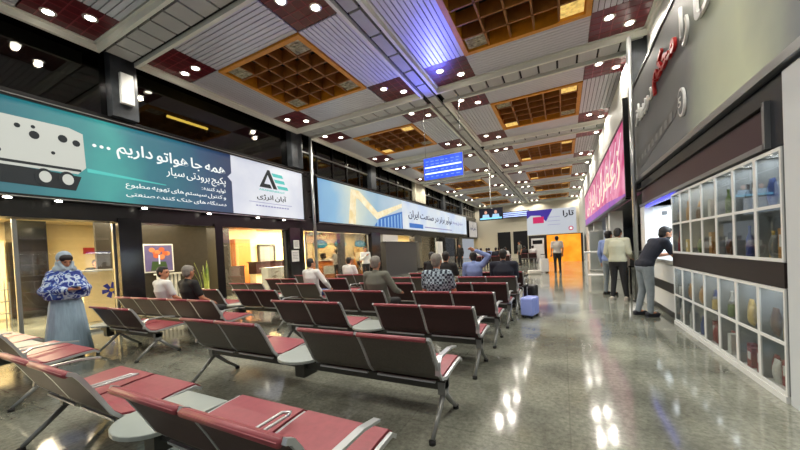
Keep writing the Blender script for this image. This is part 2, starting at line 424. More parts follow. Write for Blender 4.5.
b.obj('bracket',post)

def billboard(name,label,y0,y1,z0,z1,x=-8.85,fr=.06):
    t=thing(name,label,'billboard',(0,0,0)); 
    b=MB(); b.box(x-.15,x+.02,y0-fr,y1+fr,z0-fr,z0,M_dark); b.box(x-.15,x+.02,y0-fr,y1+fr,z1,z1+fr,M_dark); b.box(x-.15,x+.02,y0-fr,y0,z0,z1,M_dark); b.box(x-.15,x+.02,y1,y1+fr,z0,z1,M_dark)
    b.box(x-.14,x-.03,y0,y1,z0,z1,M_dark); b.box(x+.02,x+.03,y0-fr,y1+fr,z1+fr-.02,z1+fr,M_chrome); b.box(x+.02,x+.03,y0-fr,y1+fr,z0-fr,z0-fr+.02,M_chrome)
    b.obj('frame',t); return t
X=-8.87
t=billboard('billboard','long backlit teal billboard with Persian lettering and white tank trailer',-.6,9.4,2.84,4.6)
M_teal=ramp_mat('teal_print',[(0,(0,78,100)),(.3,(6,130,144)),(.5,(60,186,180)),(.62,(14,132,150)),(.85,(8,84,128)),(1,(6,54,104))],1,1.5,7.2,.62,warp=1.6,wscale=.7)
flat(rectp(-.6,6.43,2.84,4.6),'L',X-.01,M_teal,'teal_print',t,.012)
M_wp=mat('white_print',(226,230,236),.4,emit=.78,rgb2=(200,206,222),nscale=.8)
flat([(6.43,2.84),(9.4,2.84),(9.4,4.6),(6.43,4.6),(6.43,4.05),(6.3,3.92),(6.43,3.79)],'L',X-.008,M_wp,'white_print',t,.014)
P_white=mat('print_white',(236,240,238),.5,emit=.85); P_light=mat('print_light_grey',(196,200,192),.5,emit=.75); P_dark=mat('print_dark',(22,34,40),.5,emit=.5)
P_teal=mat('print_teal_bars',(84,190,184),.5,emit=.8); P_mint=mat('print_green',(40,150,120),.5,emit=.7); P_purple=mat('print_violet',(140,140,190),.5,emit=.7)
# trailer picture
flat([(-.6,3.35),(2.95,3.35),(3.08,3.5),(3.06,4.2),(2.85,4.27),(-.6,4.24)],'L',X+.006,P_light,'trailer_picture',t)
flat(rectp(-.6,3.0,3.4,3.45),'L',X+.013,P_dark,'trailer_stripe',t,.003)
flat([(-.6,3.08),(2.9,3.0),(3.0,3.3),(2.0,3.36),(-.6,3.36)],'L',X+.004,P_dark,'trailer_shadow',t,.004)
for cy in (2.46,2.78):
    flat(ellp(cy,3.2,.13,.17),'L',X+.012,P_dark,'tyre_picture',t,.004); flat(ellp(cy+.01,3.21,.085,.11),'L',X+.017,P_light,'wheel_picture',t,.003)
for cy,cz,r in ((2.15,4.1,.04),(2.36,3.98,.07),(2.75,4.02,.07),(2.95,3.98,.06),(1.9,3.6,.04),(2.35,4.13,.03),(2.6,3.7,.03)): flat(ellp(cy,cz,r,r*1.1,12),'L',X+.013,P_dark,'fitting_picture',t,.003)
flat([(1.35,3.86),(1.8,3.84),(1.82,3.9),(1.6,3.92),(1.68,4.0),(1.4,3.95)],'L',X+.013,P_mint,'logo_on_trailer',t,.003)
flat([(3.1,3.42),(4.6,3.38),(4.6,3.4),(3.1,3.5)],'L',X+.005,P_teal,'light_streak',t,.003)
text('همه جا هواتو داریم',P_white,(3.62,6.22,3.83,4.24),'L',X+.006,'headline',t,bold=.012)
for i in range(3): flat(ellp(3.24+.12*i,4.02,.035,.035,10),'L',X+.006,P_white,'dot',t)
text('پکیج برودتی سیار',P_white,(4.62,6.22,3.56,3.86),'L',X+.006,'subheading',t)
text('تولید کننده :',P_white,(5.5,6.2,3.38,3.52),'L',X+.006,'small_lettering',t)
text('و کنترل سیستم های تهویه مطبوع',P_white,(3.75,6.2,3.17,3.33),'L',X+.006,'small_lettering',t)
text('دستگاه های خنک کننده صنعتی',P_white,(3.75,6.2,2.99,3.13),'L',X+.006,'small_lettering',t)
# AE mark
flat([(7.42,3.8),(7.78,4.42),(7.86,4.42),(8.16,3.8),(8.0,3.8),(7.78,4.25),(7.62,3.93),(7.86,3.93),(7.93,3.8)],'L',X+.008,P_dark,'letter_mark',t)
for i,(a,c) in enumerate(((7.95,8.4),(8.04,8.48),(8.16,8.62))): z=4.34-.2*i; flat([(a,z),(c,z),(c+.05,z-.11),(a+.06,z-.11)],'L',X+.008,P_teal,'letter_bar',t)
text('ABANENERGY',P_teal,(7.4,8.5,3.69,3.75),'L',X+.008,'latin_lettering',t,rtl=False)
text('آبان انرژی',P_dark,(7.3,8.55,3.36,3.6),'L',X+.008,'company_lettering',t,bold=.01)
flat(rectp(7.0,8.8,3.27,3.285),'L',X+.008,P_purple,'rule',t)
for a in range(12): flat(rectp(7.25+.12*a,7.33+.12*a,3.15,3.19),'L',X+.008,P_purple,'small_mark',t)

t=billboard('billboard','long backlit billboard with blue sky picture and pale lettered right half',10.25,33,2.82,4.62)
M_sky=ramp_mat('sky_print',[(0,(84,144,208)),(.3,(140,192,226)),(.5,(228,234,212)),(.75,(150,190,214)),(1,(196,214,226))],1,10.3,18.5,.8,warp=3,wscale=.5)
flat(rectp(10.25,18,2.82,4.62),'L',X-.01,M_sky,'sky_print',t,.012)
flat(rectp(18,33,2.82,4.62),'L',X-.009,mat('pale_blue_print',(214,222,226),.4,emit=.8,rgb2=(176,196,226),nscale=.6),'pale_print',t,.013)
P_gold=mat('print_gold',(226,206,150),.5,emit=.8,rgb2=(246,240,216),nscale=3); P_blue=mat('print_blue',(50,110,190),.5,emit=.75); P_bluel=mat('print_light_blue',(150,190,226),.5,emit=.75)
flat([(12.3,2.84),(12.6,4.5),(13.3,4.5),(15,3.6),(18,4.4),(18,4.15),(14.9,3.2),(13.2,4.1),(13.0,4.1),(12.9,2.84)],'L',X+.006,P_gold,'ribbon_picture',t)
flat([(14.6,2.84),(15.2,3.3),(18,3.9),(18,2.84)],'L',X+.004,P_blue,'building_picture',t)
for i in range(8): flat([(14.9+.4*i,2.84),(15.0+.4*i,2.84),(15.05+.4*i,3.2+.08*i),(14.9+.4*i,3.15+.08*i)],'L',X+.010,P_bluel,'window_picture',t,.003)
P_navy=mat('print_navy',(34,52,104),.5,emit=.5)
text('نوآور برتر در صنعت ایران',P_navy,(18.9,28,3.5,4.2),'L',X+.006,'lettering',t,bold=.01)
text('سازمان توسعه',P_purple,(28.3,31.5,3.6,4.0),'L',X+.006,'lettering',t)
flat(rectp(19,21.3,2.95,3.25),'L',X+.006,P_blue,'blue_label',t); flat(rectp(21.6,28,3.05,3.12),'L',X+.006,P_purple,'rule',t)
t=billboard('billboard','small pale framed billboard at the far end of the left wall',34,37.6,2.6,4.3)
flat(rectp(34,37.6,2.6,4.3),'L',X-.01,mat('greyish_print',(190,186,180),.5,emit=.55,rgb2=(214,210,206),nscale=2),'pale_print',t,.012)
text('خوش آمدید',P_navy,(34.5,37,3.3,3.9),'L',X+.006,'lettering',t)
for i,y in enumerate((1.95,2.6,4.05,5.6,7.2,8.3)):
    o=thing('sign_lamp','small round white lamp under the teal billboard, %s from the left'%ORD[i].replace('nearest','first'),'lamp',(-8.78,y,2.74),0,'lamps under the teal billboard')
    MB().box(-.2,.02,-.03,.03,-.02,.02,M_dark).obj('arm',o); MB().ball((.02,0,0),(.04,.06,.02),M_lamp).obj('bulb',o)

# shops behind the left wall
Mwall2=mat('olive_dark_wall',(52,48,40),.35,noise=.2); Mfl=mat('warm_panel',(236,214,160),.5,noise=.05)
b=MB()
b.box(-15.1,-15,-5,6.5,0,2.9,M_cream); b.box(-15,-9.4,-5,6.3,2.9,3.0,M_cream)
b.box(-11.9,-11.8,4.2,8.3,0,2.9,Mwall2); b.box(-15,-9.4,6.3,38,2.9,3.0,M_cream)
b.box(-13.6,-13.5,8.3,14,0,2.9,M_cream); b.box(-13.6,-9.4,8.3,8.4,0,2.9,Mwall2) if False else None
b.box(-14.1,-14,14,38,0,2.9,M_cream)
struct(b.obj('wall_shops'),'cream back walls of the shops behind the left storefronts')
struct(MB().box(-14.8,-14.2,3.2,3.9,0,2.9,M_marble).obj('wall_inner_pillar'))
struct(MB().box(-11.3,-11.0,14.5,14.8,0,2.9,M_marble).obj('wall_inner_pillar'))
n=1
for a,c in ((-4,.6),(.6,2.1),(2.1,3.6),(6.1,8.72),(9.75,14.4),(15.3,16.0),(21.1,24.6),(26.3,30.2)):
    n+=1; g=MB().box(-9.2,-9.18,a+.02,c-.02,.06,2.4,M_glass).obj('window_%d'%n); struct(g)
    f=MB().box(-9.22,-9.16,a,c,0,.06,M_chrome); f.box(-9.22,-9.16,a,a+.03,.06,2.4,M_chrome).box(-9.22,-9.16,c-.03,c,.06,2.4,M_chrome); f.obj('window_frame',g)
for (x,y,sx,sy,p) in ((-12,1,3,5,1000),(-11.2,4.9,.3,1.3,40),(-11,6.0,.3,1.3,40),(-11.3,10.3,2.5,3.2,600),(-11.8,15.5,2.5,9,2600),(-11.5,23,2.5,5,420),(-11.5,29,2.5,5,420)):
    area((x,y,2.86),sx,p,(1,.84,.56),sy=sy)
for i,(x,y) in enumerate(((-10.9,4.85),(-10.6,5.6))):
    tag(MB().box(-.12,.12,-.55,.55,-.02,.04,mat('tube_panel',(255,236,200),emit=4)).obj('ceiling_lamp',None,(x,y,2.86)),'%s long white ceiling lamp above the framed poster'%('nearer','farther')[i],'lamp',None)
# shop 1: desk, red sign, clerk counter
t=thing('reception_desk','cream reception desk front with a blue flower emblem','desk',(-10.9,4.0,0))
MB().box(-.06,.06,-.45,.3,.0,1.3,Mfl).obj('front_panel',t,bevel=.01)
MB().box(-.7,.1,-.5,.35,1.3,1.34,M_white).obj('top',t)
Pb=mat('emblem_blue',(34,44,150),.5); Py=mat('emblem_yellow',(216,180,50),.5)
for i in range(6):
    a=i*PI/3+.2; flat([( .12+.05*math.cos(a-.6),.78+.05*math.sin(a-.6)),(.12+.2*math.cos(a-.3),.78+.2*math.sin(a-.3)),(.12+.22*math.cos(a+.25),.78+.22*math.sin(a+.25)),(.12+.06*math.cos(a+.6),.78+.06*math.sin(a+.6))],'L',.061,Pb,'petal',t)
flat(ellp(.12,.78,.05,.05,10),'L',.068,Py,'emblem_centre',t)
t=tag(MB().box(-.03,.03,-.22,.22,-.11,.11,mat('red_sign',(190,44,34),.5,emit=.4)).obj('red_sign',None,(-14.95,5.2,2.0)),'small red rectangular sign on cream wall behind the reception','sign')
t=thing('wall_cabinet','tall cream cupboard against the back wall far left','cabinet',(-14.7,2.3,0)); MB().box(-.3,.25,-.8,.8,0,2.3,mat('beige_cupboard',(206,186,140),.5)).obj('body',t)
for s in (-1,1): d=MB().box(.25,.28,min(0,s*.78),max(0,s*.78),.05,2.25,mat('beige_cupboard_door',(214,196,150),.45)).obj('door',t); MB().box(.28,.31,s*.06-.01,s*.06+.01,1,1.2,M_chrome).obj('handle',d)
t=thing('shelf_rack','low metal rack of thin rails at the far left inside the lit shop','rack',(-12.6,2.2,0))
for z in (.35,.65,.95): MB().box(-.2,.2,-.5,.5,z,z+.02,M_chrome).obj('shelf',t)
for y in (-.5,.48):
    for x in (-.2,.18): MB().box(x,x+.02,y,y+.02,0,1.15,M_chrome).obj('post',t)
# shop 2: poster, radiator-like stand, plant
t=thing('framed_poster','framed poster of orange blossoms on the dark wall behind seated men','poster',(-11.78,5.75,1.6))
MB().box(-.02,.02,-.44,.44,-.46,.46,M_white).obj('frame',t)
flat(rectp(-.4,.4,-.42,.42),'L',.02,mat('poster_violet',(120,110,160),.5,emit=.35,rgb2=(150,130,170),nscale=3),'print',t)
random.seed(3)
for i in range(9):
    cy=random.uniform(-.2,.25); cz=random.uniform(0,.32); flat(ellp(cy,cz,.09,.08,9),'L',.027+.001*i,mat('poster_orange%d'%(i%2),((226,110,60),(240,150,90))[i%2],.5,emit=.5),'blossom_print',t,.002)
flat([(-.25,-.4),(.25,-.4),(.2,-.12),(-.2,-.1)],'L',.027,mat('poster_green',(70,100,50),.5,emit=.3),'leaf_print',t,.002); flat(rectp(-.02,.02,-.2,.1),'L',.04,P_white,'stem_print',t,.002)
t=thing('column_radiator','white column radiator standing under the framed poster','radiator',(-11.6,5.95,0))
for i in range(6): MB().box(-.06,.06,-.36+.12*i,-.29+.12*i,.08,1.05,M_white).obj('column',t,bevel=.01)
MB().box(-.04,.04,-.36,.33,.1,.16,M_white).obj('lower_pipe',t); MB().box(-.08,.1,-.42,.4,1.05,1.1,M_white).obj('shelf',t)
def plant(label,x,y,h,n,seed):
    random.seed(seed); t=thing('potted_plant',label,'plant',(x,y,0))
    MB().lathe([(.0,0),(.17,0),(.24,.42),(.26,.46),(.22,.46),(.2,.4),(.0,.4)],(0,0,0),mat('pot_white',(206,200,180),.5)).obj('pot',t)
    gm=mat('leaf_green',(84,116,44),.5,rgb2=(150,160,80),nscale=4)
    for i in range(n):
        a=random.uniform(0,2*PI); r=random.uniform(.03,.16); hh=h*random.uniform(.6,1); b=MB(); rings=[]
        for k in range(6):
            s=k/5; w=.035*(1-s)**.6+.004; rr=r*(1+1.6*s*s); cx=math.cos(a)*rr; cy=math.sin(a)*rr; z=.38+hh*s
            u=(-math.sin(a)*w,math.cos(a)*w)
            rings.append([(cx+u[0],cy+u[1],z),(cx+.006*math.cos(a),cy+.006*math.sin(a),z),(cx-u[0],cy-u[1],z),(cx-.006*math.cos(a),cy-.006*math.sin(a),z)])
        b.ring_loft(rings,gm); b.obj('leaf',t)
plant('upright green snake plant in pale pot beside the dark wall',-11.3,6.95,1.1,16,5)
# shop 3
t=thing('wooden_door_panel','orange wooden wardrobe against the warm office wall','wardrobe',(-13.3,9.9,0))
MB().box(-.15,.15,-.4,.4,0,2.35,mat('orange_wood',(176,104,44),.45,noise=.2,stretch=(1,8,1))).obj('body',t)
for s in (-1,1): d=MB().box(.15,.17,min(0,s*.38),max(0,s*.38),.05,2.3,mat('orange_wood_door',(196,122,56),.4,noise=.2,stretch=(1,8,1))).obj('door',t); MB().box(.17,.19,s*.05-.01,s*.05+.01,1,1.15,M_chrome).obj('handle',d)
t=thing('low_cabinet','dark slatted low cabinet at left of the warm office','cabinet',(-12.6,8.95,0)); MB().box(-.2,.2,-.4,.4,0,1.15,mat('walnut',(48,34,30),.4)).obj('body',t)
for i in range(3): MB().box(.2,.22,-.38,.38,.08+.35*i,.4+.35*i,mat('walnut_front',(60,42,36),.35)).obj('drawer',t)
t=thing('reception_counter','dark brown reception counter with pale end in the warm office','counter',(-12.2,10.6,0))
MB().box(-.25,.25,-1.0,1.3,.75,1.25,mat('counter_brown',(56,28,26),.35)).obj('upper_front',t); MB().box(-.2,.2,-1.0,1.3,.0,.75,Mfl).obj('base',t); MB().box(-.3,.3,-1.05,1.35,1.25,1.29,mat('counter_brown',(56,28,26))).obj('top',t)
t=thing('grey_office_door','grey door with pale frame in the warm office wall','door',(-13.45,11.45,0)); MB().box(-.02,.04,-.45,.45,0,2.05,mat('grey_door',(110,112,108),.4)).obj('leaf',t)
MB().box(-.02,.08,-.52,-.45,0,2.12,Mwall2).box(-.02,.08,.45,.52,0,2.12,Mwall2).box(-.02,.08,-.52,.52,2.05,2.12,Mwall2).obj('frame',t); MB().box(.04,.09,.3,.36,1,1.04,M_chrome).obj('handle',t)
t=thing('sticker_desk','white desk covered with faint grey drawings beside the dark pillar','desk',(-10.6,9.65,0)); MB().box(-.2,.2,-.75,.75,.15,1.0,M_white).obj('front',t); MB().box(-.25,.25,-.8,.8,1.0,1.04,M_white).obj('top',t)
for y in (-.7,.66): MB().box(-.15,.15,y,y+.04,0,.15,M_dark).obj('foot',t)
random.seed(9)
for i in range(7): a=random.uniform(-.6,.5); z=random.uniform(.4,.85); flat([(a,z),(a+.2,z+.05),(a+.25,z+.1),(a+.06,z+.08)],'L',.2,mat('faint_grey',(150,140,130),.5),'drawing',t,.003)
tag(MB().lathe([(.001,.1),(.5,.06),(.55,0),(.5,-.03),(.001,-.03)],(0,0,0),mat('orange_lamp',(240,140,60),emit=1.2)).obj('ceiling_lamp',None,(-12.2,10.6,2.72)),'round orange ceiling lamp over the warm office counter','lamp')
for i,(y,z,h,w_) in enumerate(((9.0,1.88,.32,.28),(8.92,1.45,.42,.36))):
    t=thing('wall_notice','%s on the black pillar beside the steel post'%('small upper white notice','larger lower white notice')[i],'notice',(-8.94,y,z)); MB().box(0,.012,-w_/2,w_/2,-h/2,h/2,M_white).obj('sheet',t)
    for k in range(5): MB().box(.012,.014,-w_*.38,w_*(.38-.1*(k%2)),h*.3-k*h*.14,h*.3-k*h*.14+.012,mat('ink',(70,70,74))).obj('text_line',t)
# shop 4: check-in hall
Mt=mat('teal_screen',(40,150,176),.4,emit=1.3); Mor=mat('orange_counter',(206,122,60),.5)
for i,(y,w_) in enumerate(((14.95,1.2),(16.9,1.2),(19.2,1.3),)):
    t=thing('oval_screen','%s teal oval screen hanging over the check-in counters'%('left','middle','right')[i],'screen',(-12.9,y,2.1)); 
    MB().prism([(-.05,a,c) for a,c in ellp(0,0,w_/2+.04,.27,20)],(.05,0,0),M_dark).obj('bezel',t); MB().prism([(0,a,c) for a,c in ellp(0,0,w_/2,.23,20)],(.02,0,0),Mt).obj('screen_face',t)
    MB().box(-.03,-.01,-.02,.02,.25,.8,M_dark).obj('hanger',t); MB().box(.02,.024,-.3,.3,-.03,.03,P_white).obj('lettering_bar',t)
for i,y in enumerate((14.9,16.6,18.3,20.0)):
    t=thing('check_in_counter','orange fronted check-in counter, %s from the left'%ORD[i].replace('nearest','first'),'counter',(-12.6,y,0),0,'check-in counters')
    MB().box(-.3,.3,-.7,.7,0,1.1,Mor).obj('body',t); MB().box(-.35,.35,-.75,.75,1.1,1.15,M_white).obj('top',t); MB().box(.3,.32,-.5,.5,.3,.8,M_white).obj('front_panel',t)
    t2=thing('monitor','dark monitor on the %s orange check-in counter'%ORD[i].replace('nearest','first'),'monitor',(-12.7,y,1.15)); MB().box(-.02,.02,-.22,.22,.1,.4,M_dark).obj('screen',t2); MB().box(-.06,.06,-.05,.05,0,.1,M_dark).obj('stand',t2)
t=thing('kiosk_wall','dark grey kiosk front with pale paper sign in left wall','kiosk',(-8.95,17.55,0)); MB().box(-.2,.1,-1.9,2.3,.0,2.0,mat('kiosk_grey',(60,60,62),.4)).obj('front',t)
MB().box(-.1,.08,-2.1,-.3,2.02,2.4,mat('paper_pale',(200,200,196),.6)).obj('paper_sign',t); MB().box(-.25,.2,-2.0,2.35,2.0,2.02,M_chrome).obj('ledge',t)
t=thing('info_stand','tall white information stand by the far shop windows','stand',(-8.2,22.6,0)); MB().box(-.1,.1,-.5,.5,.1,2.0,M_white).obj('panel',t); MB().box(-.25,.25,-.5,.5,0,.1,M_dark).obj('base',t)

# ------------------------------------------------------------------ right side
XR=1.62
b=MB()
b.box(1.64,1.89,.3,9.2,2.78,4.88,mat('sign_backing',(70,72,72),.5)); b.box(1.9,2.1,-4,9.4,4.9,6.3,M_white)
b.box(1.62,1.75,-4,3.74,0,2.71,mat('pale_end_panel',(196,202,206),.4))
b.box(1.75,8,-4,-3.9,0,6.2,M_white)
b.box(2.06,2.16,3.74,6.73,0,2.11,M_white)
struct(b.obj('wall_right'))
struct(MB().box(1.68,2.2,3.76,9.1,2.12,2.71,M_dark).box(1.64,1.68,3.76,3.96,2.14,2.71,M_dark).box(1.64,1.68,3.96,9.0,2.56,2.71,M_dark).obj('trim_fascia'))
t=thing('fascia_panel','long dark maroon fascia panel above the glass cabinets','panel',(0,0,0)); MB().box(1.64,1.68,4.02,9.0,2.21,2.52,mat('maroon_fascia',(52,20,26),.35)).obj('panel',t)
b=MB().box(1.6,1.68,3.98,9.05,2.15,2.2,M_chrome).box(1.6,1.68,3.96,4.0,2.15,2.56,M_chrome).box(1.6,1.68,3.98,9.05,2.53,2.56,M_dark); b.obj('metal_rim',t)
t=thing('shop_sign','large grey glossy sign with white and red raised Persian lettering','sign',(0,0,0))
M_sg=ramp_mat('sign_grey_print',[(0,(92,98,104)),(.38,(112,120,124)),(.48,(186,196,168)),(.55,(164,174,156)),(.64,(104,108,110)),(.8,(86,90,94)),(1,(98,100,102))],1,.6,10.2,0,warp=1.8,wscale=.55,rough=.5); 
MB().box(1.60,1.64,.3,9.6,2.8,4.92,M_sg).obj('board',t)
MB().box(1.57,1.65,.3,9.65,2.74,2.82,M_chrome).box(1.58,1.65,.3,9.65,4.92,4.97,M_dark).box(1.58,1.65,9.6,9.65,2.8,4.95,M_dark).obj('frame',t)
Wl=mat('raised_letter_white',(222,224,222),.35); Rl=mat('raised_letter_red',(176,30,28),.35,emit=.0)
text('تا',Wl,(-5.35,-4.85,4.05,4.7),'R',1.59,'raised_white_lettering',t,.03,0); text('را',Wl,(-5.88,-5.58,4.02,4.6),'R',1.59,'raised_white_lettering',t,.03,0)
text('محکم',Rl,(-7.35,-6.08,3.98,4.55),'R',1.59,'raised_red_lettering',t,.04,.03); text('درپرواز',Wl,(-8.95,-7.5,3.92,4.36),'R',1.59,'raised_white_lettering',t,.03,.01)
P_grey=mat('sign_plane_grey',(74,76,78),.4); 
flat([(-9.1,3.05),(-8.7,2.98),(-6.3,3.25),(-6.1,3.4),(-6.2,3.5),(-6.5,3.42),(-9.1,3.32)],'R',1.597,P_grey,'building_print',t,.003)
for i in range(9): flat(rectp(-8.9+.29*i,-8.75+.29*i,3.12+.015*i,3.22+.02*i),'R',1.593,mat('sign_window_grey',(120,122,120)),'window_print',t,.003)
g=MB().prism([(1.594,-u,v) for u,v in ellp(-5.93,3.33,.13,.2,20)],(-.03,0,0),Wl).obj('round_emblem',t); flat(ellp(-5.93,3.33,.1,.165,16),'R',1.562,M_sg,'emblem_inner',t,.004); text('5',Wl,(-5.98,-5.88,3.26,3.40),'R',1.556,'emblem_letter',t,.006,rtl=False)
t=thing('steel_post','tall steel post between grey sign and pink sign','post',(1.5,9.0,0)); MB().tube([(0,0,0),(0,0,6.0)],.05,M_chrome,12).obj('pole',t); MB().lathe([(0,0),(.1,0),(.1,.02),(.05,.03),(0,.03)],(0,0,0),M_dark).obj('base_plate',t)
struct(MB().box(1.6,1.9,9.3,9.8,2.6,6.3,M_gmarble).obj('wall_right_pillar'))

# display cabinets
ys=[3.76,4.17,4.6,5.03,5.46,5.88,6.3,6.72]
cabs_in=mat('cabinet_inside',(140,144,144),.6); WH=mat('cabinet_white',(216,218,216),.35)
POS=['nearest','second','third','fourth','fifth','sixth','farthest']
def cabinet(i,z0,z1,zs,upper):
    a=ys[i]; c=ys[i+1]-.002; t=thing('display_cabinet','%s white framed glass cabinet of the %s row'%(POS[i],'upper' if upper else 'lower'),'cabinet',(XR,a,z0),0,'glass display cabinets')
    w=c-a; h=z1-z0; b=MB(); b.box(0,.42,0,.015,0,h,cabs_in).box(0,.42,w-.015,w,0,h,cabs_in).box(.40,.42,.015,w-.015,0,h,cabs_in).box(0,.42,.015,w-.015,0,.015,WH).box(0,.42,.015,w-.015,h-.02,h,WH)
    b.obj('carcass',t); MB().box(.0,.4,.015,w-.015,zs-z0-.004,zs-z0+.004,M_cabglass).obj('shelf',t)
    f=MB(); f.box(-.012,0,0,.022,0,h,WH).box(-.012,0,w-.022,w,0,h,WH).box(-.012,0,.022,w-.022,0,.03,WH).box(-.012,0,.022,w-.022,h-.03,h,WH).box(-.012,0,.022,w-.022,zs-z0-.014,zs-z0+.014,WH)
    d=f.obj('door',t); MB().box(-.008,-.004,.022,w-.022,.03,h-.03,M_cabglass).obj('pane',d)
for i in range(7): cabinet(i,1.17,2.12,1.64,True); cabinet(i,.06,.95,.49,False)
b=MB().box(1.60,2.04,3.76,6.74,.0,.055,WH); struct(b.obj('trim_cabinet_plinth'))
t=thing('wood_band','dark wood grain band between the two rows of glass cabinets','panel',(0,0,0)); MB().box(1.61,2.04,3.76,6.74,.955,1.165,mat('dark_wood_band',(42,32,30),.4,noise=.4,nscale=6,stretch=(1,.4,6))).obj('board',t)
# goods
goodcols=[('pale yellow',(206,176,90)),('dark red',(140,30,36)),('grey',(110,112,112)),('white',(214,214,208)),('brown',(96,66,44)),('blue',(60,84,150)),('green',(96,120,60)),('clear amber',(176,130,70))]
def good_mesh(kind,ci):
    m=mat('goods_%s'%goodcols[ci][0].replace(' ','_'),goodcols[ci][1],.4,noise=.25,nscale=30); b=MB()
    if kind=='jar': b.lathe([(.001,0),(.04,0),(.045,.01),(.045,.09),(.036,.105),(.036,.11)],(0,0,0),m,12); b.lathe([(.001,.135),(.036,.134),(.038,.13),(.038,.11),(.001,.11)],(0,0,0),M_chrome,12)
    elif kind=='bottle': b.lathe([(.001,0),(.032,0),(.036,.01),(.036,.15),(.014,.2),(.013,.24),(.016,.243),(.016,.26),(.001,.261)],(0,0,0),m,12)
    elif kind=='box': b.box(-.04,.04,-.055,.055,0,.2,m); b.box(-.042,-.04,-.035,.035,.08,.16,M_white)
    else:
        rings=[]
        for k in range(7):
            s=k/6; th=.004+.04*math.sin(PI*min(1,s*1.05))**.7 if 0<s<1 else .004; rings.append([(th*math.cos(2*PI*j/10),(.06+.006*math.sin(3*s*PI))*math.sin(2*PI*j/10) if k not in(0,6) else .062*(1 if j<5 else -1)*abs(math.sin(2*PI*j/10)),.18*s) for j in range(10)])
        b.ring_loft(rings,m)
    return b.mesh(kind)
GM={}
random.seed(21)
RC={(0,0):1,(1,0):0}
for i in range(7):
    for lvl,(z,lab) in enumerate(((1.1875,'lower shelf of upper row'),(1.6505,'top shelf of upper row'),(.0775,'bottom shelf of lower row'),(.5005,'upper shelf of lower row'))):
        n=4
        for k in range(n):
            kind=random.choice(['jar','bottle','box','pouch']); ci=random.randrange(8)
            if lvl==2 and i<4: ci=random.choice([1,1,3]); kind=random.choice(['pouch','box'])
            if lvl==3 and i in(0,): ci=random.choice([0,4,0])
            if lvl==2 and i==4: ci=5
            if lvl==1 and i<2: ci=random.choice([5,2,4])
            key=(kind,ci)
            if key not in GM: GM[key]=good_mesh(*key)
            o=bpy.data.objects.new({'jar':'jar','bottle':'bottle','box':'carton','pouch':'snack_bag'}[kind],GM[key]); COL.objects.link(o)
            w=.36; o.location=(XR+.05+.035*(k%2),ys[i]+.085+(w-.08)*k/(n-1),z); s=random.uniform(.95,1.4); o.scale=(.8,.78,s)
            tag(o,'%s %s, %s on %s, %s cabinet'%(goodcols[ci][0],{'jar':'lidded jar','bottle':'bottle','box':'carton','pouch':'snack bag'}[kind],['first','second','third','last'][k if n==4 or k<2 else 3],lab,POS[i]),o.name.split('.')[0].replace('_',' '),'goods in the glass cabinets')
for i in range(7):
    yc=(ys[i]+ys[i+1])/2; area((1.72,yc,2.09),.12,1.3,(.92,.96,1),sy=.3); area((1.72,yc,.92),.12,.8,(.92,.96,1),sy=.3)  # area lights added inside the cabinets to brighten the goods, no fixtures
# kiosk
b=MB(); b.box(1.75,3.4,8.62,8.75,0,2.11,mat('kiosk_white',(232,238,240),.4)); b.box(3.3,3.4,6.9,8.62,0,2.7,WH); b.box(1.75,3.4,6.74,8.62,2.12,2.2,WH); b.box(1.60,1.75,8.6,9.0,0,2.13,WH); b.box(2.17,3.3,6.76,6.82,0,2.12,WH)
struct(b.obj('wall_kiosk'),'bright white inside of the kiosk')
area((2.3,7.7,2.1),.7,55,(.86,.94,1),sy=1.4)
t=thing('led_strip','blue lit strip under the maroon fascia of the kiosk','lamp',(0,0,0)); MB().box(1.63,1.68,6.76,8.6,2.10,2.14,mat('blue_led',(80,80,240),emit=2.0)).obj('diffuser',t)
t=thing('service_counter','white kiosk service counter with a black band','counter',(1.68,7.7,0))
MB().box(0,.38,-.9,.88,.12,.98,WH).obj('front',t); MB().box(-.06,.38,-.93,.89,.98,1.03,mat('counter_top_grey',(150,152,150),.3)).obj('top',t); MB().box(-.012,0,-.9,.88,.45,.62,M_dark).obj('black_band',t); MB().box(.02,.38,-.9,.88,0,.12,M_dark).obj('plinth',t)
t=thing('card_terminal','small dark card terminal on kiosk counter','terminal',(1.85,7.05,1.03)); MB().box(-.06,.06,-.1,.1,0,.05,M_dark).obj('body',t); MB().box(-.03,.03,-.0,.08,.05,.055,P_light).obj('screen',t)
for i,(x,z) in enumerate(((1.95,1.95),(1.93,1.4))):
    t=thing('wall_socket','%s dark socket on the bright kiosk wall'%('upper','lower')[i],'socket',(x,8.61,z)); MB().box(-.04,.04,-.015,.01,-.04,.04,mat('socket_grey',(80,84,88))).obj('plate',t)
# beyond the post
t=thing('shop_sign','long pink and violet sign with white brush lettering beyond the post','sign',(0,0,0))
M_pink=ramp_mat('pink_print',[(0,(226,80,130)),(.3,(240,130,160)),(.5,(206,60,120)),(.8,(150,70,180)),(1,(90,60,190))],2,3.3,4.6,.75,warp=-1.5,wscale=.6)
M_pink2=mat('pink_print_b',(206,66,126),.4,emit=.72,rgb2=(242,170,200),nscale=2.2)
MB().box(1.50,1.56,10,26,2.55,4.5,M_pink2).obj('board',t); MB().box(1.48,1.6,9.9,10,2.5,5.0,M_dark).box(1.48,1.6,10,26,4.5,4.56,M_dark).box(1.48,1.6,10,26,2.46,2.55,M_dark).obj('frame',t)
flat([(-26,2.56),(-10.05,2.56),(-10.05,2.62),(-14,2.8),(-26,2.95)],'R',1.497,mat('violet_print',(116,70,190),.4,emit=.7,rgb2=(190,90,170),nscale=1),'violet_print',t,.003)
text('زعفران',mat('brush_cream',(246,226,206),.5,emit=.85),(-17.5,-10.8,2.95,4.2),'R',1.495,'brush_lettering',t,.01,.0); text('ایرانی',mat('brush_cream',(246,226,206)),(-24,-18.3,3.0,4.2),'R',1.495,'brush_lettering',t,.01)
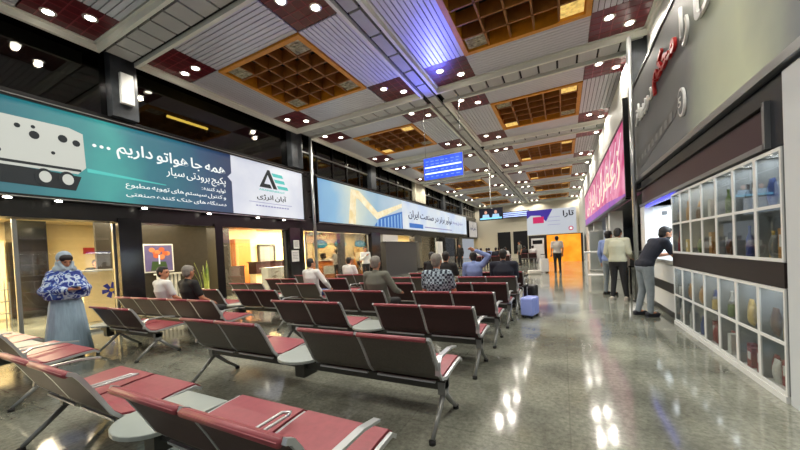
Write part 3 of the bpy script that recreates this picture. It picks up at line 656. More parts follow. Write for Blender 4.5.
for a in (10.4,11.3,12.4,13.6,15,17,19,22): flat([(-a-1.6,3.0),(-a-1.5,3.0),(-a,4.3),(-a-.1,4.3)],'R',1.496,P_white,'white_stroke',t,.003)
b=MB(); b.box(1.7,6,9.3,38,2.5,2.6,M_dark); b.box(5,5.1,9.3,38,0,2.6,M_void); b.box(1.93,2.1,9.3,38,2.6,6.3,M_white); b.box(1.61,1.93,9.9,26,2.6,5.95,M_white); b.box(1.9,5,8.8,8.9,0,2.6,M_dark); b.box(1.62,1.93,26,38,0,5.95,M_white)
struct(b.obj('wall_right_far'))
for i,(x,y,w_) in enumerate(((1.8,14.2,.5),(2.0,17,.5),(1.85,21.5,.5))): struct(MB().box(x-.2,x+.2,y,y+w_,0,2.5,M_white).obj('wall_column'))
area((3.2,13,2.45),1,30,(1,.95,.88),sy=4); area((3.2,20,2.45),1,30,(1,.95,.88),sy=4)
def white_table(label,x,y,h,w_,d):
    t=thing('white_stand',label,'stand',(x,y,0)); MB().box(-w_/2,w_/2,-d/2,d/2,h-.05,h,WH).obj('top',t,bevel=.006)
    for sx in (-1,1):
        for sy in (-1,1): MB().box(sx*(w_/2-.04)-.02,sx*(w_/2-.04)+.02,sy*(d/2-.04)-.02,sy*(d/2-.04)+.02,0,h-.05,WH).obj('leg',t)
    MB().box(-w_/2+.04,w_/2-.04,-d/2+.04,d/2-.04,.3,.33,WH).obj('shelf',t)
white_table('white open stand beside the man in the cream shirt',.95,12.4,1.1,.6,.6)
t=thing('white_fridge','white upright drinks fridge beyond the cream shirted man','fridge',(1.45,18.2,0)); MB().box(-.3,.3,-.3,.3,.05,1.95,WH).obj('body',t); MB().box(-.27,.27,-.33,-.3,.1,1.9,M_cabglass).obj('door',t); MB().box(.2,.23,-.37,-.33,.8,1.2,M_chrome).obj('handle',t)
t=thing('serving_machine','dark machine on small black table under the pink sign','machine',(1.75,10.4,0)); MB().box(-.2,.2,-.25,.25,.75,1.1,mat('machine_grey',(60,62,64),.4)).obj('body',t); MB().box(-.25,.25,-.3,.3,.7,.75,M_dark).obj('table_top',t)
for sx in (-1,1):
    for sy in (-1,1): MB().box(sx*.2-.02,sx*.2+.02,sy*.25-.02,sy*.25+.02,0,.7,M_dark).obj('leg',t)

# ------------------------------------------------------------------ far end
struct(MB().box(-9.4,2,38,38.2,0,6.3,mat('far_cream_wall',(190,184,166),.6)).obj('wall_far'))
struct(MB().box(-6.6,-5.2,37.9,37.99,.5,3.0,M_dark).box(-4.9,-3.4,37.9,37.99,.5,3.0,M_dark).obj('window_20'))
b=MB(); b.box(-2.45,1.4,28,31,0,2.15,mat('kiosk_black',(30,26,26),.5)); struct(b.obj('wall_far_kiosk'))
t=thing('shop_sign','wide white and violet sign above the far orange shop','sign',(0,0,0)); MB().box(-2.5,1.0,27.86,27.96,2.2,4.15,mat('far_sign_white',(196,204,214),.4,emit=.62)).obj('board',t)
flat([(-2.5,4.15),(-2.5,3.5),(-2.2,3.75),(-1.5,3.7),(-1.1,3.2),(-.6,4.15)],'F',27.858,mat('sign_violet',(60,44,150),.4,emit=.7),'violet_print',t)
flat(rectp(-2.05,-1.25,3.1,3.6),'F',27.85,mat('sign_magenta',(196,34,96),.4,emit=.7),'magenta_print',t)
text('تارا',mat('sign_ink',(20,22,40),.5),(.1,.85,3.4,3.95),'F',27.84,'lettering',t,bold=.03); flat(ellp(.62,2.55,.17,.17,16),'F',27.85,mat('sign_magenta',(0,0,0)),'round_logo',t); flat(ellp(.62,2.55,.1,.1,16),'F',27.84,P_white,'round_logo_centre',t,.003)
for z in (3.5,3.2,2.9): flat(rectp(-1.0,-.1,z,z+.03),'F',27.85,P_purple,'small_line',t)
t=thing('orange_backdrop','glowing orange backdrop panel of the far shop','panel',(0,0,0)); MB().box(-1.1,1.25,27.9,27.98,0,2.1,mat('orange_glow',(250,140,20),.4,emit=.95,rgb2=(255,180,50),nscale=1.5)).obj('board',t)
t=thing('white_cash_machine','white cash machine beneath the left end of the far sign','machine',(-1.75,27.6,0)); MB().box(-.45,.45,-.3,.3,0,1.9,WH).obj('body',t); MB().box(-.35,.35,-.31,-.3,1.45,1.75,M_dark).obj('screen',t)
t=thing('wall_display','blue lit display on the far cream wall','screen',(-4.6,37.8,4.9)); MB().box(-1.5,1.5,-.05,.05,-.35,.35,M_dark).obj('bezel',t)
for z in (-.2,0,.2): MB().box(-1.4,1.4,-.07,-.05,z-.06,z+.06,mat('blue_screen_line',(170,190,250),emit=1.3)).obj('text_row',t)
l=spot((-3.35,9.8,4.6),420,(.12,.14,1),70,.9,.2); l.rotation_euler=(math.radians(-122),0,math.radians(0)); l.name='added_blue_spot'  # added blue spot at the display's position, tints the ceiling
# departure display
t=thing('departure_display','blue hanging information display with two white bands','screen',(-3.35,10,0)); Mb=mat('display_blue',(40,74,226),.3,emit=1.25,rgb2=(60,96,240),nscale=3)
MB().box(-.68,.68,-.05,.05,3.70,4.46,M_chrome).obj('case',t); MB().box(-.65,.65,-.06,-.05,3.73,4.43,Mb).obj('screen_face',t)
Ml=mat('display_white',(210,226,255),emit=1.5)
for z in (3.92,4.12): MB().box(-.62,.62,-.064,-.06,z-.02,z+.025,Ml).obj('text_row',t)
for x in (-.6,.6): MB().tube([(x,0,4.46),(x,0,6.12)],.008,M_chrome,6).obj('cable',t)
random.seed(4)
for z in (3.82,4.02,4.22,4.32):
    for i in range(7): x=-.58+.17*i; MB().box(x,x+random.uniform(.06,.13),-.064,-.06,z-.012,z+.012,mat('display_dim',(120,150,250),emit=1)).obj('text_mark',t)
t=thing('hanging_television','ceiling hung television showing two people at a desk','television',(-3.25,17,0))
MB().box(-.6,.6,-.04,.06,2.8,3.42,M_dark).obj('case',t,bevel=.01); MB().tube([(0,.05,3.3),(0,.05,6.1)],.025,M_white,8).obj('pole',t); MB().box(-.56,.56,-.05,-.04,2.84,3.38,mat('tv_backdrop',(20,22,40),.3,emit=.6)).obj('screen_face',t)
for x in (-.25,.25): flat(ellp(x,3.2,.07,.09,12),'F',16.95-17+0,mat('tv_skin',(200,150,130),emit=.9),'face_picture',t); flat([(x-.2,2.86),(x+.2,2.86),(x+.15,3.1),(x-.15,3.1)],'F',-.05,mat('tv_shirt',(150,190,230),emit=1),'shirt_picture',t)
flat(rectp(-.55,.55,2.85,2.93),'F',-.06,mat('tv_band',(120,200,240),emit=1.2),'caption_band',t)

# ------------------------------------------------------------------ airport benches (seat users face +Y)
SW=.62; TW=.53
def shell_profile(n=14):
    P=[(.42,.405),(.38,.435),(.25,.43),(.1,.415),(-.02,.405),(-.10,.425),(-.15,.48),(-.19,.56),(-.235,.65),(-.285,.74),(-.315,.785),(-.345,.80),(-.37,.79)]
    return P
def bench(name_label, x0, ytop, pattern, grey, group, legs=True):
    """x0 = left end, ytop = y of back top; pattern of S (seat) and T (table)"""
    y=ytop+.33; W=sum(SW if c=='S' else TW for c in pattern)
    t=thing('airport_bench',name_label,'bench',(x0,y,0),0,group)
    MB().box(0,W,-.04,.06,.30,.37,M_beam).obj('beam',t)
    P=shell_profile(); bm=M_backgrey if grey else M_backdark
    xx=0; bounds=[]
    for i,c in enumerate(pattern):
        if c=='S':
            a=xx+.02; e=xx+SW-.02
            # seat pad
            sp=P[:6]; th=.028; b=MB()
            rings=[[(a,yy,z+th/2),(e,yy,z+th/2),(e,yy,z-th/2),(a,yy,z-th/2)] for yy,z in sp]; b.ring_loft(rings,M_seat,False)
            b.obj('seat',t)
            # back: front skin rose/maroon, rear mesh
            bp=P[5:]; b=MB()
            f=[[(a,yy,z),(e,yy,z)] for yy,z in bp]; r=[[(a,yy-.018,z-.008),(e,yy-.018,z-.008)] for yy,z in bp[:-2]]
            for k in range(len(bp)-1): b.add([f[k][0],f[k][1],f[k+1][1],f[k+1][0]],[(0,1,2,3)],M_seat)
            for k in range(len(r)-1): b.add([r[k][0],r[k][1],r[k+1][1],r[k+1][0]],[(3,2,1,0)],bm)
            for k in range(len(r)-1):
                for j in (0,1): b.add([f[k][j],f[k+1][j],r[k+1][j],r[k][j]],[(0,1,2,3)],bm)
            o=b.obj('backrest',t)
            MB().tube([(a,-.352,.782),(e,-.352,.782)],.018,M_seat,8).obj('headroll',o)
            MB().box(a+.03,e-.03,-.13,-.11,.385,.40,M_silver).obj('lower_rail',o)
            xx+=SW
        else:
            w=TW; b=MB(); pts=[(xx+w-.03,.30),(xx+.03,.30)]
            arc=[(xx+w/2-(w/2-.03)*math.cos(PI*k/12), -.06-.2*math.sin(PI*k/12)) for k in range(13)]
            b.prism([(p[0],p[1],.405) for p in pts+arc],(0,0,.03),M_table); b.obj('side_table',t,bevel=.006)
            MB().box(xx+w/2-.06,xx+w/2+.06,-.08,.1,.22,.405,M_beam).obj('table_bracket',t)
            xx+=w
    # side frames on every seat edge
    xs=[]; xx=0
    for c in pattern:
        w=SW if c=='S' else TW
        if c=='S': xs+= [xx, xx+w]
        xx+=w
    xs=sorted(set(round(v,3) for v in xs))
    for v in xs:
        MB().bar([(v,yy-.005,z-.008) for yy,z in P[:-1]],.022,.024,(1,0,0),M_silver).obj('side_frame',t)
    ends=[0,W] if pattern[0]=='S' else [TW,W]
    arms=[v for v in xs]
    for v in arms:
        if v<.01 or v>W-.01: MB().bar([(v,-.185,.47),(v,-.17,.57),(v,-.12,.60),(v,.10,.60),(v,.24,.575)],.04,.014,(1,0,0),M_silver).obj('armrest',t)
        elif abs(v-TW)<.02 and pattern[0]=='T' or pattern!='TSS' and 2*SW-.02<v<2*SW+TW+.02 and 'T' in pattern: continue
        else: MB().tube([(v-.03,-.12,.47),(v-.03,-.08,.50),(v-.03,.22,.50),(v,.26,.49),(v+.03,.22,.50),(v+.03,-.08,.50),(v+.03,-.12,.47)],.009,M_silver,6).obj('armrest',t)
    for v in ((.03,W-.03) if pattern[0]=='S' else (TW,W-.03)):
        b=MB().bar([(v,0,.36),(v,0,.26)],.06,.09,(1,0,0),M_legs); b.tube([(v,0,.27),(v,-.15,.14),(v,-.28,.03)],.024,M_legs,8,.018); b.tube([(v,.01,.27),(v,.16,.13),(v,.29,.03)],.024,M_legs,8,.018)
        o=b.obj('leg',t)
        for s in (-.285,.295): MB().lathe([(.001,0),(.026,0),(.026,.03),(.001,.035)],(v,s,0),M_rubber,10).obj('foot_pad',o)
    return t
rc=['nearest','second','third','fourth','fifth','sixth','seventh','eighth']
G='rows of airport benches'
for i,(yt,g) in enumerate(((.79,0),(2.09,1),(3.36,0),(4.5,0),(5.68,0),(6.9,1),(8.15,0))):
    bench('%s bench of the column beside the right aisle, %s backs, central grey table'%(rc[i],'grey' if g else 'dark maroon'), -3.88, yt, 'SSTSS', g, G)
for i,(x,yt,p,g) in enumerate(((-8.01,1.0,'SSTSS',0),(-7.3,2.3,'TSS',0),(-8.1,3.15,'SSSSS',0),(-8.0,4.4,'SSTSS',0),(-8.05,5.6,'SSTSS',1),(-8.1,6.8,'SSTSS',0),(-8.1,8.0,'SSTSS',1))):
    bench('%s bench of the left column near the storefronts, %s backs'%(rc[i],'grey' if g else 'dark maroon'), x, yt, p, g, G)
for i,(x,y) in enumerate(((-5.6,22),(-5.8,24),(-3.0,26.2))):
    bench('far bench at the end of the hall, %s'%('front row','back row','short one below the far sign')[i], x,y,'SSSS' if i<2 else 'SS',0,G)

# ------------------------------------------------------------------ people
TMP=bpy.data.scenes.new('work')
def remesh(b, name, voxel, parent, smooth=2):
    me=b.mesh(name); o=bpy.data.objects.new(name,me)
    m=o.modifiers.new('r','REMESH'); m.mode='VOXEL'; m.voxel_size=voxel; m.use_smooth_shade=True
    s=o.modifiers.new('s','SMOOTH'); s.iterations=smooth; s.factor=.5
    TMP.collection.objects.link(o); vl=TMP.view_layers[0]; vl.update(); dg=vl.depsgraph; nm=bpy.data.meshes.new_from_object(o.evaluated_get(dg)); nm.name=name; TMP.collection.objects.unlink(o); COL.objects.link(o)
    mats=list(b.mats); nm.materials.clear(); nm.materials.append(mats[0])
    for p in nm.polygons: p.material_index=0; p.use_smooth=True
    o.modifiers.clear(); o.data=nm; bpy.data.meshes.remove(me)
    if parent: o.parent=parent
    return o
def V(*a): return Vector(a)
def person(label, loc, rot, pose='stand', top=None, bottom=None, hair=M_hairblack, vox=.014, long_sleeve=False, J=None, ht=1.0, skirt=False, hairlong=False, beard=False, shoes=M_shoe, build=1.0, scarf=None, bald=False):
    J=J or {}
    if pose=='sit':
        j=dict(pel=V(0,0,.53),wai=V(0,-.05,.70),che=V(0,-.10,.90),nek=V(0,-.11,1.10),hed=V(0,-.08,1.235),
               ls=V(-.19,-.1,1.03),rs=V(.19,-.1,1.03),le=V(-.25,-.02,.76),re=V(.25,-.02,.76),lw=V(-.17,.2,.66),rw=V(.17,.2,.66),
               lh=V(-.09,.02,.52),rh=V(.09,.02,.52),lk=V(-.11,.46,.50),rk=V(.11,.46,.50),la=V(-.11,.47,.09),ra=V(.11,.47,.09))
    else:
        j=dict(pel=V(0,0,.93),wai=V(0,0,1.08),che=V(0,0,1.28),nek=V(0,-.01,1.46),hed=V(0,.02,1.595),
               ls=V(-.19,0,1.41),rs=V(.19,0,1.41),le=V(-.245,-.02,1.12),re=V(.245,-.02,1.12),lw=V(-.25,.06,.87),rw=V(.25,.06,.87),
               lh=V(-.09,0,.90),rh=V(.09,0,.90),lk=V(-.10,.02,.49),rk=V(.10,.02,.49),la=V(-.105,-.02,.085),ra=V(.105,-.02,.085))
    for k,v in J.items(): j[k]=V(*v)
    t=thing('person',label,'person',loc,rot); t.scale=(ht,ht,ht)
    S=build
    def torso(b,g,m,lo='pel'):
        seq=[(j['pel']+ (j['pel']-j['wai'])*.35,.13,.10),(j['pel'],.165*S,.12*S),(j['wai'],.145*S,.105*S),(j['che'],.175*S,.12*S),((j['ls']+j['rs'])/2,.165,.095),((j['ls']+j['rs'])/2*.45+j['nek']*.55,.10,.07)]
        if lo=='wai': seq=seq[1:]
        sx=(j['rs']-j['ls']).normalized(); rings=[]
        for i,(c,rx,ry) in enumerate(seq):
            a=seq[max(i-1,0)][0]; e=seq[min(i+1,len(seq)-1)][0]; tt=(e-a).normalized(); f=tt.cross(sx)*-1
            rings.append([c+sx*(rx+g)*math.cos(2*PI*q/16)+f*(ry+g)*math.sin(2*PI*q/16) for q in range(16)])
        b.ring_loft(rings,m)
        b.capsule(j['ls'],j['rs'],.062+g,.062+g,m)
    def arm(b,s,g,m,frac=1.0,fore=1.0):
        sh,el,wr=j[s+'s'],j[s+'e'],j[s+'w']
        e=sh.lerp(el,frac); b.capsule(sh,e,.058+g,.058-.014*frac+g,m)
        if frac>=1 and fore>0: b.capsule(el,el.lerp(wr,fore),.043+g,.043-.014*fore+g,m)
    def leg(b,s,g,m):
        b.capsule(j[s+'h'],j[s+'k'],.088*S+g,.058+g,m); b.capsule(j[s+'k'],j[s+'a']+V(0,0,.0),.057+g,.042+g,m)
    # body
    b=MB(); torso(b,-.008,M_skin)
    for s in 'lr':
        arm(b,s,-.003,M_skin); leg(b,s,-.012,M_skin)
        wr=j[s+'w']; d=(wr-j[s+'e']).normalized(); side=V(-1 if s=='l' else 1,0,0); pn=d.cross(side).normalized(); sd=pn.cross(d).normalized()
        if sd.dot(side)<0: sd=-sd
        inn=-sd; pc=wr+d*.05
        b.capsule(wr,wr+d*.07+inn*.018,.028,.025,M_skin); b.capsule(wr+d*.02,wr+d*.075-inn*.018,.026,.024,M_skin)
        crl=V(0,0,-1) if abs(d.z)<.8 else V(0,1,0)
        for q,(off,L) in enumerate(((-.03,.062),(-.01,.074),(.011,.07),(.031,.054))):
            r_=wr+d*.085+inn*(-off); k1=r_+d*L*.55; k2=k1+(d*.7+crl*.5).normalized()*L*.5; b.capsule(r_,k1,.0105,.0098,M_skin,8); b.capsule(k1,k2,.0098,.008,M_skin,8)
        th=wr+d*.025+inn*.025; b.capsule(th,th+(d*.6+inn*.8).normalized()*.04,.014,.011,M_skin,8); b.capsule(th+(d*.6+inn*.8).normalized()*.04,th+(d*.6+inn*.8).normalized()*.04+d*.03,.011,.009,M_skin,8)
        a=j[s+'a']; fd=(j[s+'k']-j[s+'h']); fd=V(fd.x,fd.y,0); fd=fd.normalized() if fd.length>.2 else V(0,1,0)
        b.capsule(a,V(a.x,a.y,.05)+fd*.1,.04,.032,M_skin)
    hd=j['hed']; look=J.get('look',(0,1,0)); lk=V(*look).normalized(); rr=lk.cross(V(0,0,1)).normalized(); uu=rr.cross(lk).normalized()
    def H(x,y,z): return hd+rr*x+lk*y+uu*z
    b.capsule(j['nek']-V(0,0,.05),hd-V(0,0,.06),.056,.05,M_skin)
    R=Matrix((rr,lk,uu)).transposed()
    def hball(c,r,m,bb,n=16):
        tmp=MB().ball((0,0,0),r,m,n); vs=[H(*c)+R@Vector(v) for v in tmp.v]; bb.add(vs,tmp.f,m,True)
    hball((0,-.012,.025),(.078,.098,.098),M_skin,b); hball((0,.022,-.045),(.058,.07,.065),M_skin,b); hball((0,.06,-.088),(.026,.024,.02),M_skin,b)
    b.capsule(H(0,.088,.012),H(0,.108,-.022),.010,.015,M_skin,8)
    hball((0,.088,-.058),(.024,.012,.009),M_skin,b); hball((0,.078,.03),(.05,.02,.012),M_skin,b)
    for s in (-1,1): hball((s*.08,-.008,-.005),(.012,.024,.034),M_skin,b)
    body=remesh(b,'body',min(vox,.012),t,2)
    for s in (-1,1):
        e=MB(); hball((s*.031,.083,.004),(.011,.008,.008),M_eye,e,8); e.obj('eye',t)
        e=MB(); e.capsule(H(s*.018,.094,.026),H(s*.045,.084,.028),.004,.003,M_hairblack,6); e.obj('eyebrow',t)
    e=MB(); e.capsule(H(-.018,.098,-.058),H(.018,.098,-.058),.004,.004,M_lips,6); e.obj('mouth',t)
    # hair
    if not scarf:
        b=MB()
        hball((0,-.028,.040),(.086,.098,.098),hair,b)
        if not bald: hball((0,.01,.085),(.068,.075,.042),hair,b)
        hball((0,-.05,-.02),(.074,.062,.075),hair,b)
        if hairlong: hball((0,-.06,-.09),(.085,.06,.13),hair,b)
        for s in (-1,1): hball((s*.076,.0,.03),(.012,.03,.04),hair,b)
        if beard: pass
        remesh(b,'hair',.012,t,1)
        if beard:
            b=MB(); hball((0,.03,-.07),(.06,.066,.05),hair,b); hball((0,.092,-.044),(.03,.014,.008),hair,b); remesh(b,'beard',.01,t,1)
    # shirt
    b=MB(); torso(b,.012,top,'wai' if not skirt else 'pel')
    for s in 'lr': arm(b,s,.014,top,1.0 if long_sleeve else .72,.93 if long_sleeve else 0)
    b.capsule(j['nek']-V(0,0,.06),j['nek']-V(0,0,.02),.066,.062,top)
    if not skirt: 
        c=j['pel']; b.capsule(c+V(-.06,0,.03),c+V(.06,0,.03),.125*S,.125*S,top)
    remesh(b,'shirt',vox,t,2)
    # trousers
    b=MB()
    c=j['pel']; b.capsule(c+V(-.06,0,-.02),c+V(.06,0,-.02),.118*S,.118*S,bottom)
    if skirt:
        rings=[[(c.x*0+rx*math.cos(2*PI*q/48)*(1+.035*math.sin(q*PI/2.0)), c.y+ry*math.sin(2*PI*q/48)*(1+.035*math.sin(q*PI/2.0)),z) for q in range(48)] for rx,ry,z in ((.15,.12,1.08),(.20,.16,.9),(.235,.185,.6),(.27,.21,.3),(.30,.24,.07),(.28,.22,.07))]
        b.ring_loft(rings,bottom)
    else:
        for s in 'lr': leg(b,s,.008,bottom)
    remesh(b,'trousers' if not skirt else 'long_skirt',vox,t,2)
    for s in 'lr':
        a=j[s+'a']; fd=(j[s+'k']-j[s+'h']); fd=V(fd.x,fd.y,0); fd=fd.normalized() if fd.length>.2 else V(0,1,0)
        b=MB(); g0=V(a.x,a.y,0)
        b.capsule(g0+V(0,0,.05)-fd*.045,g0+V(0,0,.045)+fd*.12,.045,.04,shoes); b.box(a.x-.04,a.x+.04,a.y-.08,a.y+.13,0.0,.02,shoes) if abs(fd.y)>.9 else None
        remesh(b,'shoe',.014,t,1)
    return t,j,H,hball
C_navy=mat('navy_cloth',(24,28,42),.85); C_white=mat('white_cloth',(206,208,206),.8,noise=.08,nscale=10); C_grey=mat('grey_cloth',(98,100,90),.85,noise=.12,nscale=10)
C_jean=mat('grey_blue_jeans',(126,136,142),.85,noise=.15,nscale=14); C_cream=mat('cream_cloth',(178,178,156),.85,noise=.08,nscale=8); C_lblue=mat('light_blue_cloth',(120,138,186),.85,noise=.1,nscale=10)
C_dkt=mat('dark_trousers',(26,26,28),.85)
def plaid():
    m=bpy.data.materials.new('plaid_cloth'); m.use_nodes=True; nt=m.node_tree; b=nt.nodes['Principled BSDF']; b.inputs['Roughness'].default_value=.85
    tc=nt.nodes.new('ShaderNodeTexCoord'); ck=nt.nodes.new('ShaderNodeTexChecker'); ck.inputs['Scale'].default_value=26
    ck.inputs['Color1'].default_value=lin((150,166,178))+(1,); ck.inputs['Color2'].default_value=lin((30,40,56))+(1,)
    nt.links.new(tc.outputs['Object'],ck.inputs['Vector']); nt.links.new(ck.outputs[0],b.inputs['Base Color']); return m
C_plaid=plaid()
def shawl_mat():
    m=bpy.data.materials.new('blue_patterned_shawl'); m.use_nodes=True; nt=m.node_tree; b=nt.nodes['Principled BSDF']; b.inputs['Roughness'].default_value=.8
    tc=nt.nodes.new('ShaderNodeTexCoord'); nz=nt.nodes.new('ShaderNodeTexNoise'); nz.inputs['Scale'].default_value=9; nz.inputs['Detail'].default_value=1.5; nz.inputs['Distortion'].default_value=1.4
    cr=nt.nodes.new('ShaderNodeValToRGB'); cr.color_ramp.interpolation='CONSTANT'; el=cr.color_ramp.elements
    while len(el)<4: el.new(.5)
    for e,(p,c) in zip(el,((0,(24,44,120)),(.44,(60,92,168)),(.50,(176,194,212)),(.60,(30,54,134)))): e.position=p; e.color=lin(c)+(1,)
    nt.links.new(tc.outputs['Object'],nz.inputs['Vector']); nt.links.new(nz.outputs['Fac'],cr.inputs[0]); nt.links.new(cr.outputs[0],b.inputs['Base Color']); return m
C_shawl=shawl_mat(); C_scarf=mat('grey_blue_scarf',(150,168,182),.8,noise=.1); C_skirt=mat('pale_blue_skirt',(140,164,182),.8,noise=.15,nscale=12,stretch=(4,4,.4))

# woman in shawl
t,j,H,hb=person('woman in grey headscarf, blue patterned shawl and long pale dress, looking at phone',(-7.05,2.1,0),math.radians(-85),top=C_shawl,bottom=C_skirt,vox=.013,skirt=True,scarf=True,long_sleeve=True,ht=.97,
   J=dict(ls=(-.15,0,1.37),rs=(.15,0,1.37),le=(-.23,.02,1.12),re=(.23,.02,1.12),lw=(-.07,.25,1.13),rw=(.07,.25,1.13),look=(0,1,-.45),hed=(0,.05,1.59)))
b=MB()
hb((0,-.03,.03),(.10,.105,.115),C_scarf,b); 
rings=[]
remS=MB()
hb((0,-.045,.035),(.10,.10,.115),C_scarf,remS); hb((0,-.04,-.08),(.10,.085,.12),C_scarf,remS); remS.capsule(j['nek']+V(-.05,.03,-.02),j['nek']+V(.05,.03,-.02),.10,.10,C_scarf)
remS.capsule(j['hed']+V(-.082,.02,-.03),j['hed']+V(-.05,.06,-.13),.026,.03,C_scarf); remS.capsule(j['hed']+V(.082,.02,-.03),j['hed']+V(.05,.06,-.13),.026,.03,C_scarf)
remesh(remS,'headscarf',.012,t,2)
b=MB(); hb((0,.022,.05),(.084,.068,.07),M_hairblack,b); remesh(b,'hair',.01,t,1)
b=MB(); 
rings=[[(rx*math.cos(2*PI*q/32)*(1+.03*math.sin(q*2.3)),cy+ry*math.sin(2*PI*q/32),z+.02*math.sin(q*1.7)) for q in range(32)] for rx,ry,cy,z in ((.10,.09,0,1.47),(.17,.12,.0,1.42),(.25,.15,.02,1.30),(.28,.19,.04,1.18),(.285,.2,.05,1.06),(.26,.18,.04,.98))]
b.ring_loft(rings,C_shawl)
for s in (-1,1): b.capsule(V(s*.25,.02,1.12),V(s*.12,.24,1.12),.085,.06,C_shawl)
remesh(b,'shawl',.014,t,3)
ph=thing('mobile_phone','dark mobile phone held in both hands of the woman in the blue shawl','phone',(-7.05+.34,2.13,1.135),math.radians(-85)); MB().box(-.04,.04,-.07,.07,-.005,.006,M_dark).obj('case',ph); MB().box(-.036,.036,-.064,.064,.006,.008,mat('phone_screen',(120,140,170),.2,emit=.5)).obj('screen',ph)

# man leaning on the kiosk counter
person('man in dark navy t-shirt and grey-blue jeans leaning on kiosk counter',(1.33,7.3,0),math.radians(-72),top=C_navy,bottom=C_jean,vox=.013,beard=True,shoes=mat('navy_shoe',(24,26,36),.5),
   J=dict(wai=(0,.06,1.08),che=(0,.17,1.25),nek=(0,.27,1.40),hed=(0,.37,1.50),ls=(-.19,.24,1.36),rs=(.19,.24,1.36),le=(-.22,.36,1.10),re=(.22,.36,1.10),lw=(-.14,.55,1.12),rw=(.16,.56,1.12),look=(0,1,-.35),lk=(-.10,.01,.49),rk=(.10,.03,.49),la=(-.10,-.08,.085),ra=(.10,.02,.085)))
person('man in cream shirt and dark trousers seen from behind beside the steel post',(1.16,9.15,0),math.radians(-25),top=C_cream,bottom=C_dkt,vox=.014,long_sleeve=True,build=1.1,shoes=mat('pale_shoe',(170,164,154),.6),J=dict(la=(-.12,-.05,.085),ra=(.14,.05,.085),hed=(0,.06,1.58),look=(0,1,-.3),lw=(-.2,.2,.95),rw=(.22,.25,1.0)))
person('man in light blue shirt half hidden behind the cream shirted man',(1.07,9.95,0),math.radians(-40),top=C_lblue,bottom=C_jean,vox=.016,long_sleeve=True,ht=.98)
# seated
def seat(label,x,ytop,rot=0,**k):
    return person(label,(x,ytop+.33+.06,-.02+.02),rot,'sit',**k)
seat('seated man in white shirt with face turned right, in front of framed poster',-6.98,3.15,top=C_white,bottom=C_dkt,J=dict(look=(.9,.5,0),hed=(.01,-.07,1.235)))
seat('seated grey haired man in black shirt beside the white shirted man',-6.12,3.15,top=M_black,bottom=C_dkt,hair=M_hairgrey,J=dict(look=(-.2,1,-.1)))
seat('seated grey haired man in olive grey shirt on fourth bench',-2.93,4.5,top=C_grey,bottom=C_dkt,hair=M_hairgrey,long_sleeve=True,build=1.1,J=dict(rw=(.3,.2,.7),re=(.33,-.02,.76)))
seat('seated grey haired man in dark checked shirt seen from behind',-1.80,4.5,top=C_plaid,bottom=C_dkt,hair=M_hairgrey,build=1.1)
seat('seated balding man in white shirt and blue jeans in left column',-5.42,5.6,top=C_white,bottom=mat('blue_jeans',(50,74,130),.8),long_sleeve=True,bald=True,J=dict(look=(.5,1,0),re=(.34,-.02,.78),rw=(.3,.2,.62)))
seat('seated dark haired person in white top beyond the balding man',-6.05,8.0,top=C_white,bottom=C_dkt,vox=.016,ht=.97)
seat('seated dark haired man in black shirt on sixth bench of the aisle column',-2.46,6.9,top=M_black,bottom=C_dkt,vox=.015,build=1.1)
seat('seated person in light blue shirt with one arm raised behind the head',-1.80,6.9,top=C_lblue,bottom=C_dkt,vox=.015,long_sleeve=True,J=dict(re=(.34,-.12,1.22),rw=(.06,-.2,1.36),look=(-.4,1,-.1),hed=(-.02,-.06,1.20)))
seat('seated broad man in navy jacket at the aisle end of sixth bench',-1.16,6.9,top=C_navy,bottom=C_dkt,vox=.015,long_sleeve=True,build=1.25,J=dict(ls=(-.23,-.1,1.03),rs=(.23,-.1,1.03)))
seat('seated dark haired person partly hidden behind the checked shirt man',-3.3,8.15,top=M_black,bottom=C_dkt,vox=.016)
# standing, farther off
person('standing person in white shirt and black trousers in front of check-in hall windows',(-8.3,12.7,0),math.radians(-120),top=C_white,bottom=C_dkt,vox=.016,long_sleeve=True,J=dict(rw=(.1,.3,1.3),re=(.26,.08,1.12),la=(-.1,-.2,.1),ra=(.1,.2,.085)))
person('standing person in dark clothes inside check-in hall at a counter',(-11.8,15.0,0),math.radians(70),top=M_black,bottom=C_dkt,vox=.02)
person('standing clerk in pale top inside the check-in hall, middle',(-11.9,17.4,0),math.radians(100),top=C_cream,bottom=C_dkt,vox=.02,long_sleeve=True)
person('standing traveller in white inside the check-in hall, right',(-11.9,18.6,0),math.radians(60),top=C_white,bottom=C_jean,vox=.02,long_sleeve=True)
person('standing guard in black uniform beyond the left billboards',(-6.3,21.5,0),math.radians(160),top=M_black,bottom=C_dkt,vox=.02,long_sleeve=True)
person('standing man in grey shirt near the far seats',(-2.75,24.4,0),math.radians(120),top=C_grey,bottom=C_dkt,vox=.02)
person('standing man in pale grey shirt and black trousers before the orange panel',(-.25,17.5,0),math.radians(15),build=1.15,ht=1.04,top=mat('pale_grey_shirt',(176,172,164),.8),bottom=C_dkt,vox=.018)
person('clerk with dark hair behind the cream reception desk',(-12.3,4.35,0),math.radians(-90),top=C_dkt,bottom=C_dkt,vox=.018,ht=.95)
fars=[(-5.3,22,C_white),(-4.65,22,C_dkt),(-4.05,22,C_navy),(-3.45,22,C_white),(-5.5,24,C_dkt),(-4.9,24,C_lblue),(-4.2,24,M_black)]
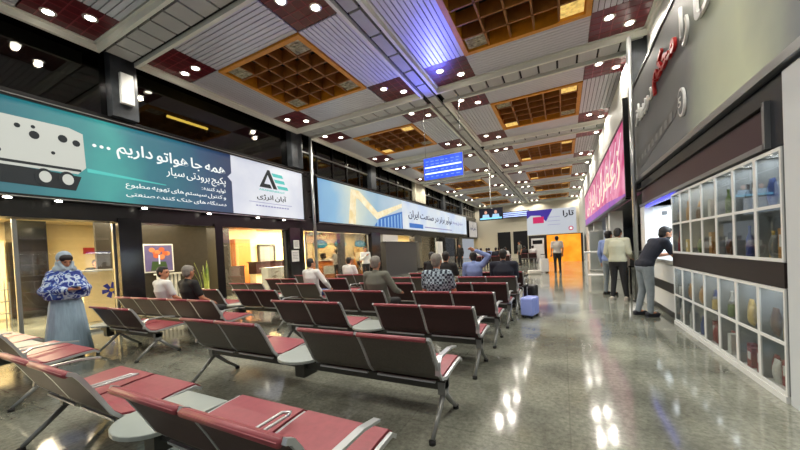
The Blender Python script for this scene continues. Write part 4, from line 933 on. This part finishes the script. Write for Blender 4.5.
far_lab=['white shirt, front row of the far seats, leftmost','dark shirt, front row of the far seats, second','navy shirt, front row of the far seats, third','white shirt, front row of the far seats, rightmost','dark shirt, back row of the far seats, leftmost','light blue shirt, back row of the far seats','black shirt, back row of the far seats, right']
for (x,y,c),l in zip(fars,far_lab): seat('seated person in '+l,x,y,top=c,bottom=C_dkt,vox=.022)
seat('seated person in white shirt below the left end of far sign',-2.05,26.2,top=C_white,bottom=C_dkt,vox=.02)
seat('seated person in black below the left end of far sign',-2.65,26.2,top=M_black,bottom=C_dkt,vox=.02)
# luggage
def case(label,x,y,m,rot=0,h=.55):
    t=thing('suitcase',label,'suitcase',(x,y,0),rot); MB().box(-.19,.19,-.12,.12,.05,h,m).obj('shell',t,bevel=.03)
    for i in range(4): MB().box(-.15+.09*i,-.13+.09*i,-.126,-.12,.1,h-.06,m).obj('rib',t)
    for sx in (-1,1):
        MB().tube([(sx*.1,.08,h-.02),(sx*.1,.08,h+.22)],.008,M_chrome,6).obj('handle_rod',t)
        for sy in (-1,1): MB().tube([(sx*.15-.012,sy*.08,.026),(sx*.15+.012,sy*.08,.026)],.026,M_rubber,10).obj('wheel',t)
    MB().box(-.12,.12,.065,.095,h+.2,h+.23,M_dark).obj('grip',t); return t
case('pale blue suitcase standing in the aisle beside the bench ends',-.62,6.75,mat('suitcase_blue',(140,156,222),.3),math.radians(75),.40)
case('black suitcase behind the pale blue suitcase',-.68,7.7,mat('suitcase_black',(24,24,28),.35),math.radians(80),.52)
case('white suitcase beside the pale grey shirted man',-.85,17.3,mat('suitcase_white',(206,206,204),.4),.4,.7)
t=thing('carry_bag','small pale bag on the floor left of the white suitcase','bag',(-1.25,16.6,0),.3); MB().box(-.3,.3,-.14,.14,0,.2,mat('bag_pale',(190,188,180),.7)).obj('body',t,bevel=.05); MB().tube([(-.12,0,.19),(-.1,0,.3),(.1,0,.3),(.12,0,.19)],.012,M_dark,6).obj('handle',t)
bpy.data.scenes.remove(TMP)
SC.view_settings.view_transform='Standard'; SC.view_settings.look='None'; SC.view_settings.gamma=1; SC.view_settings.use_curve_mapping=False
SC.view_settings.exposure=0.12
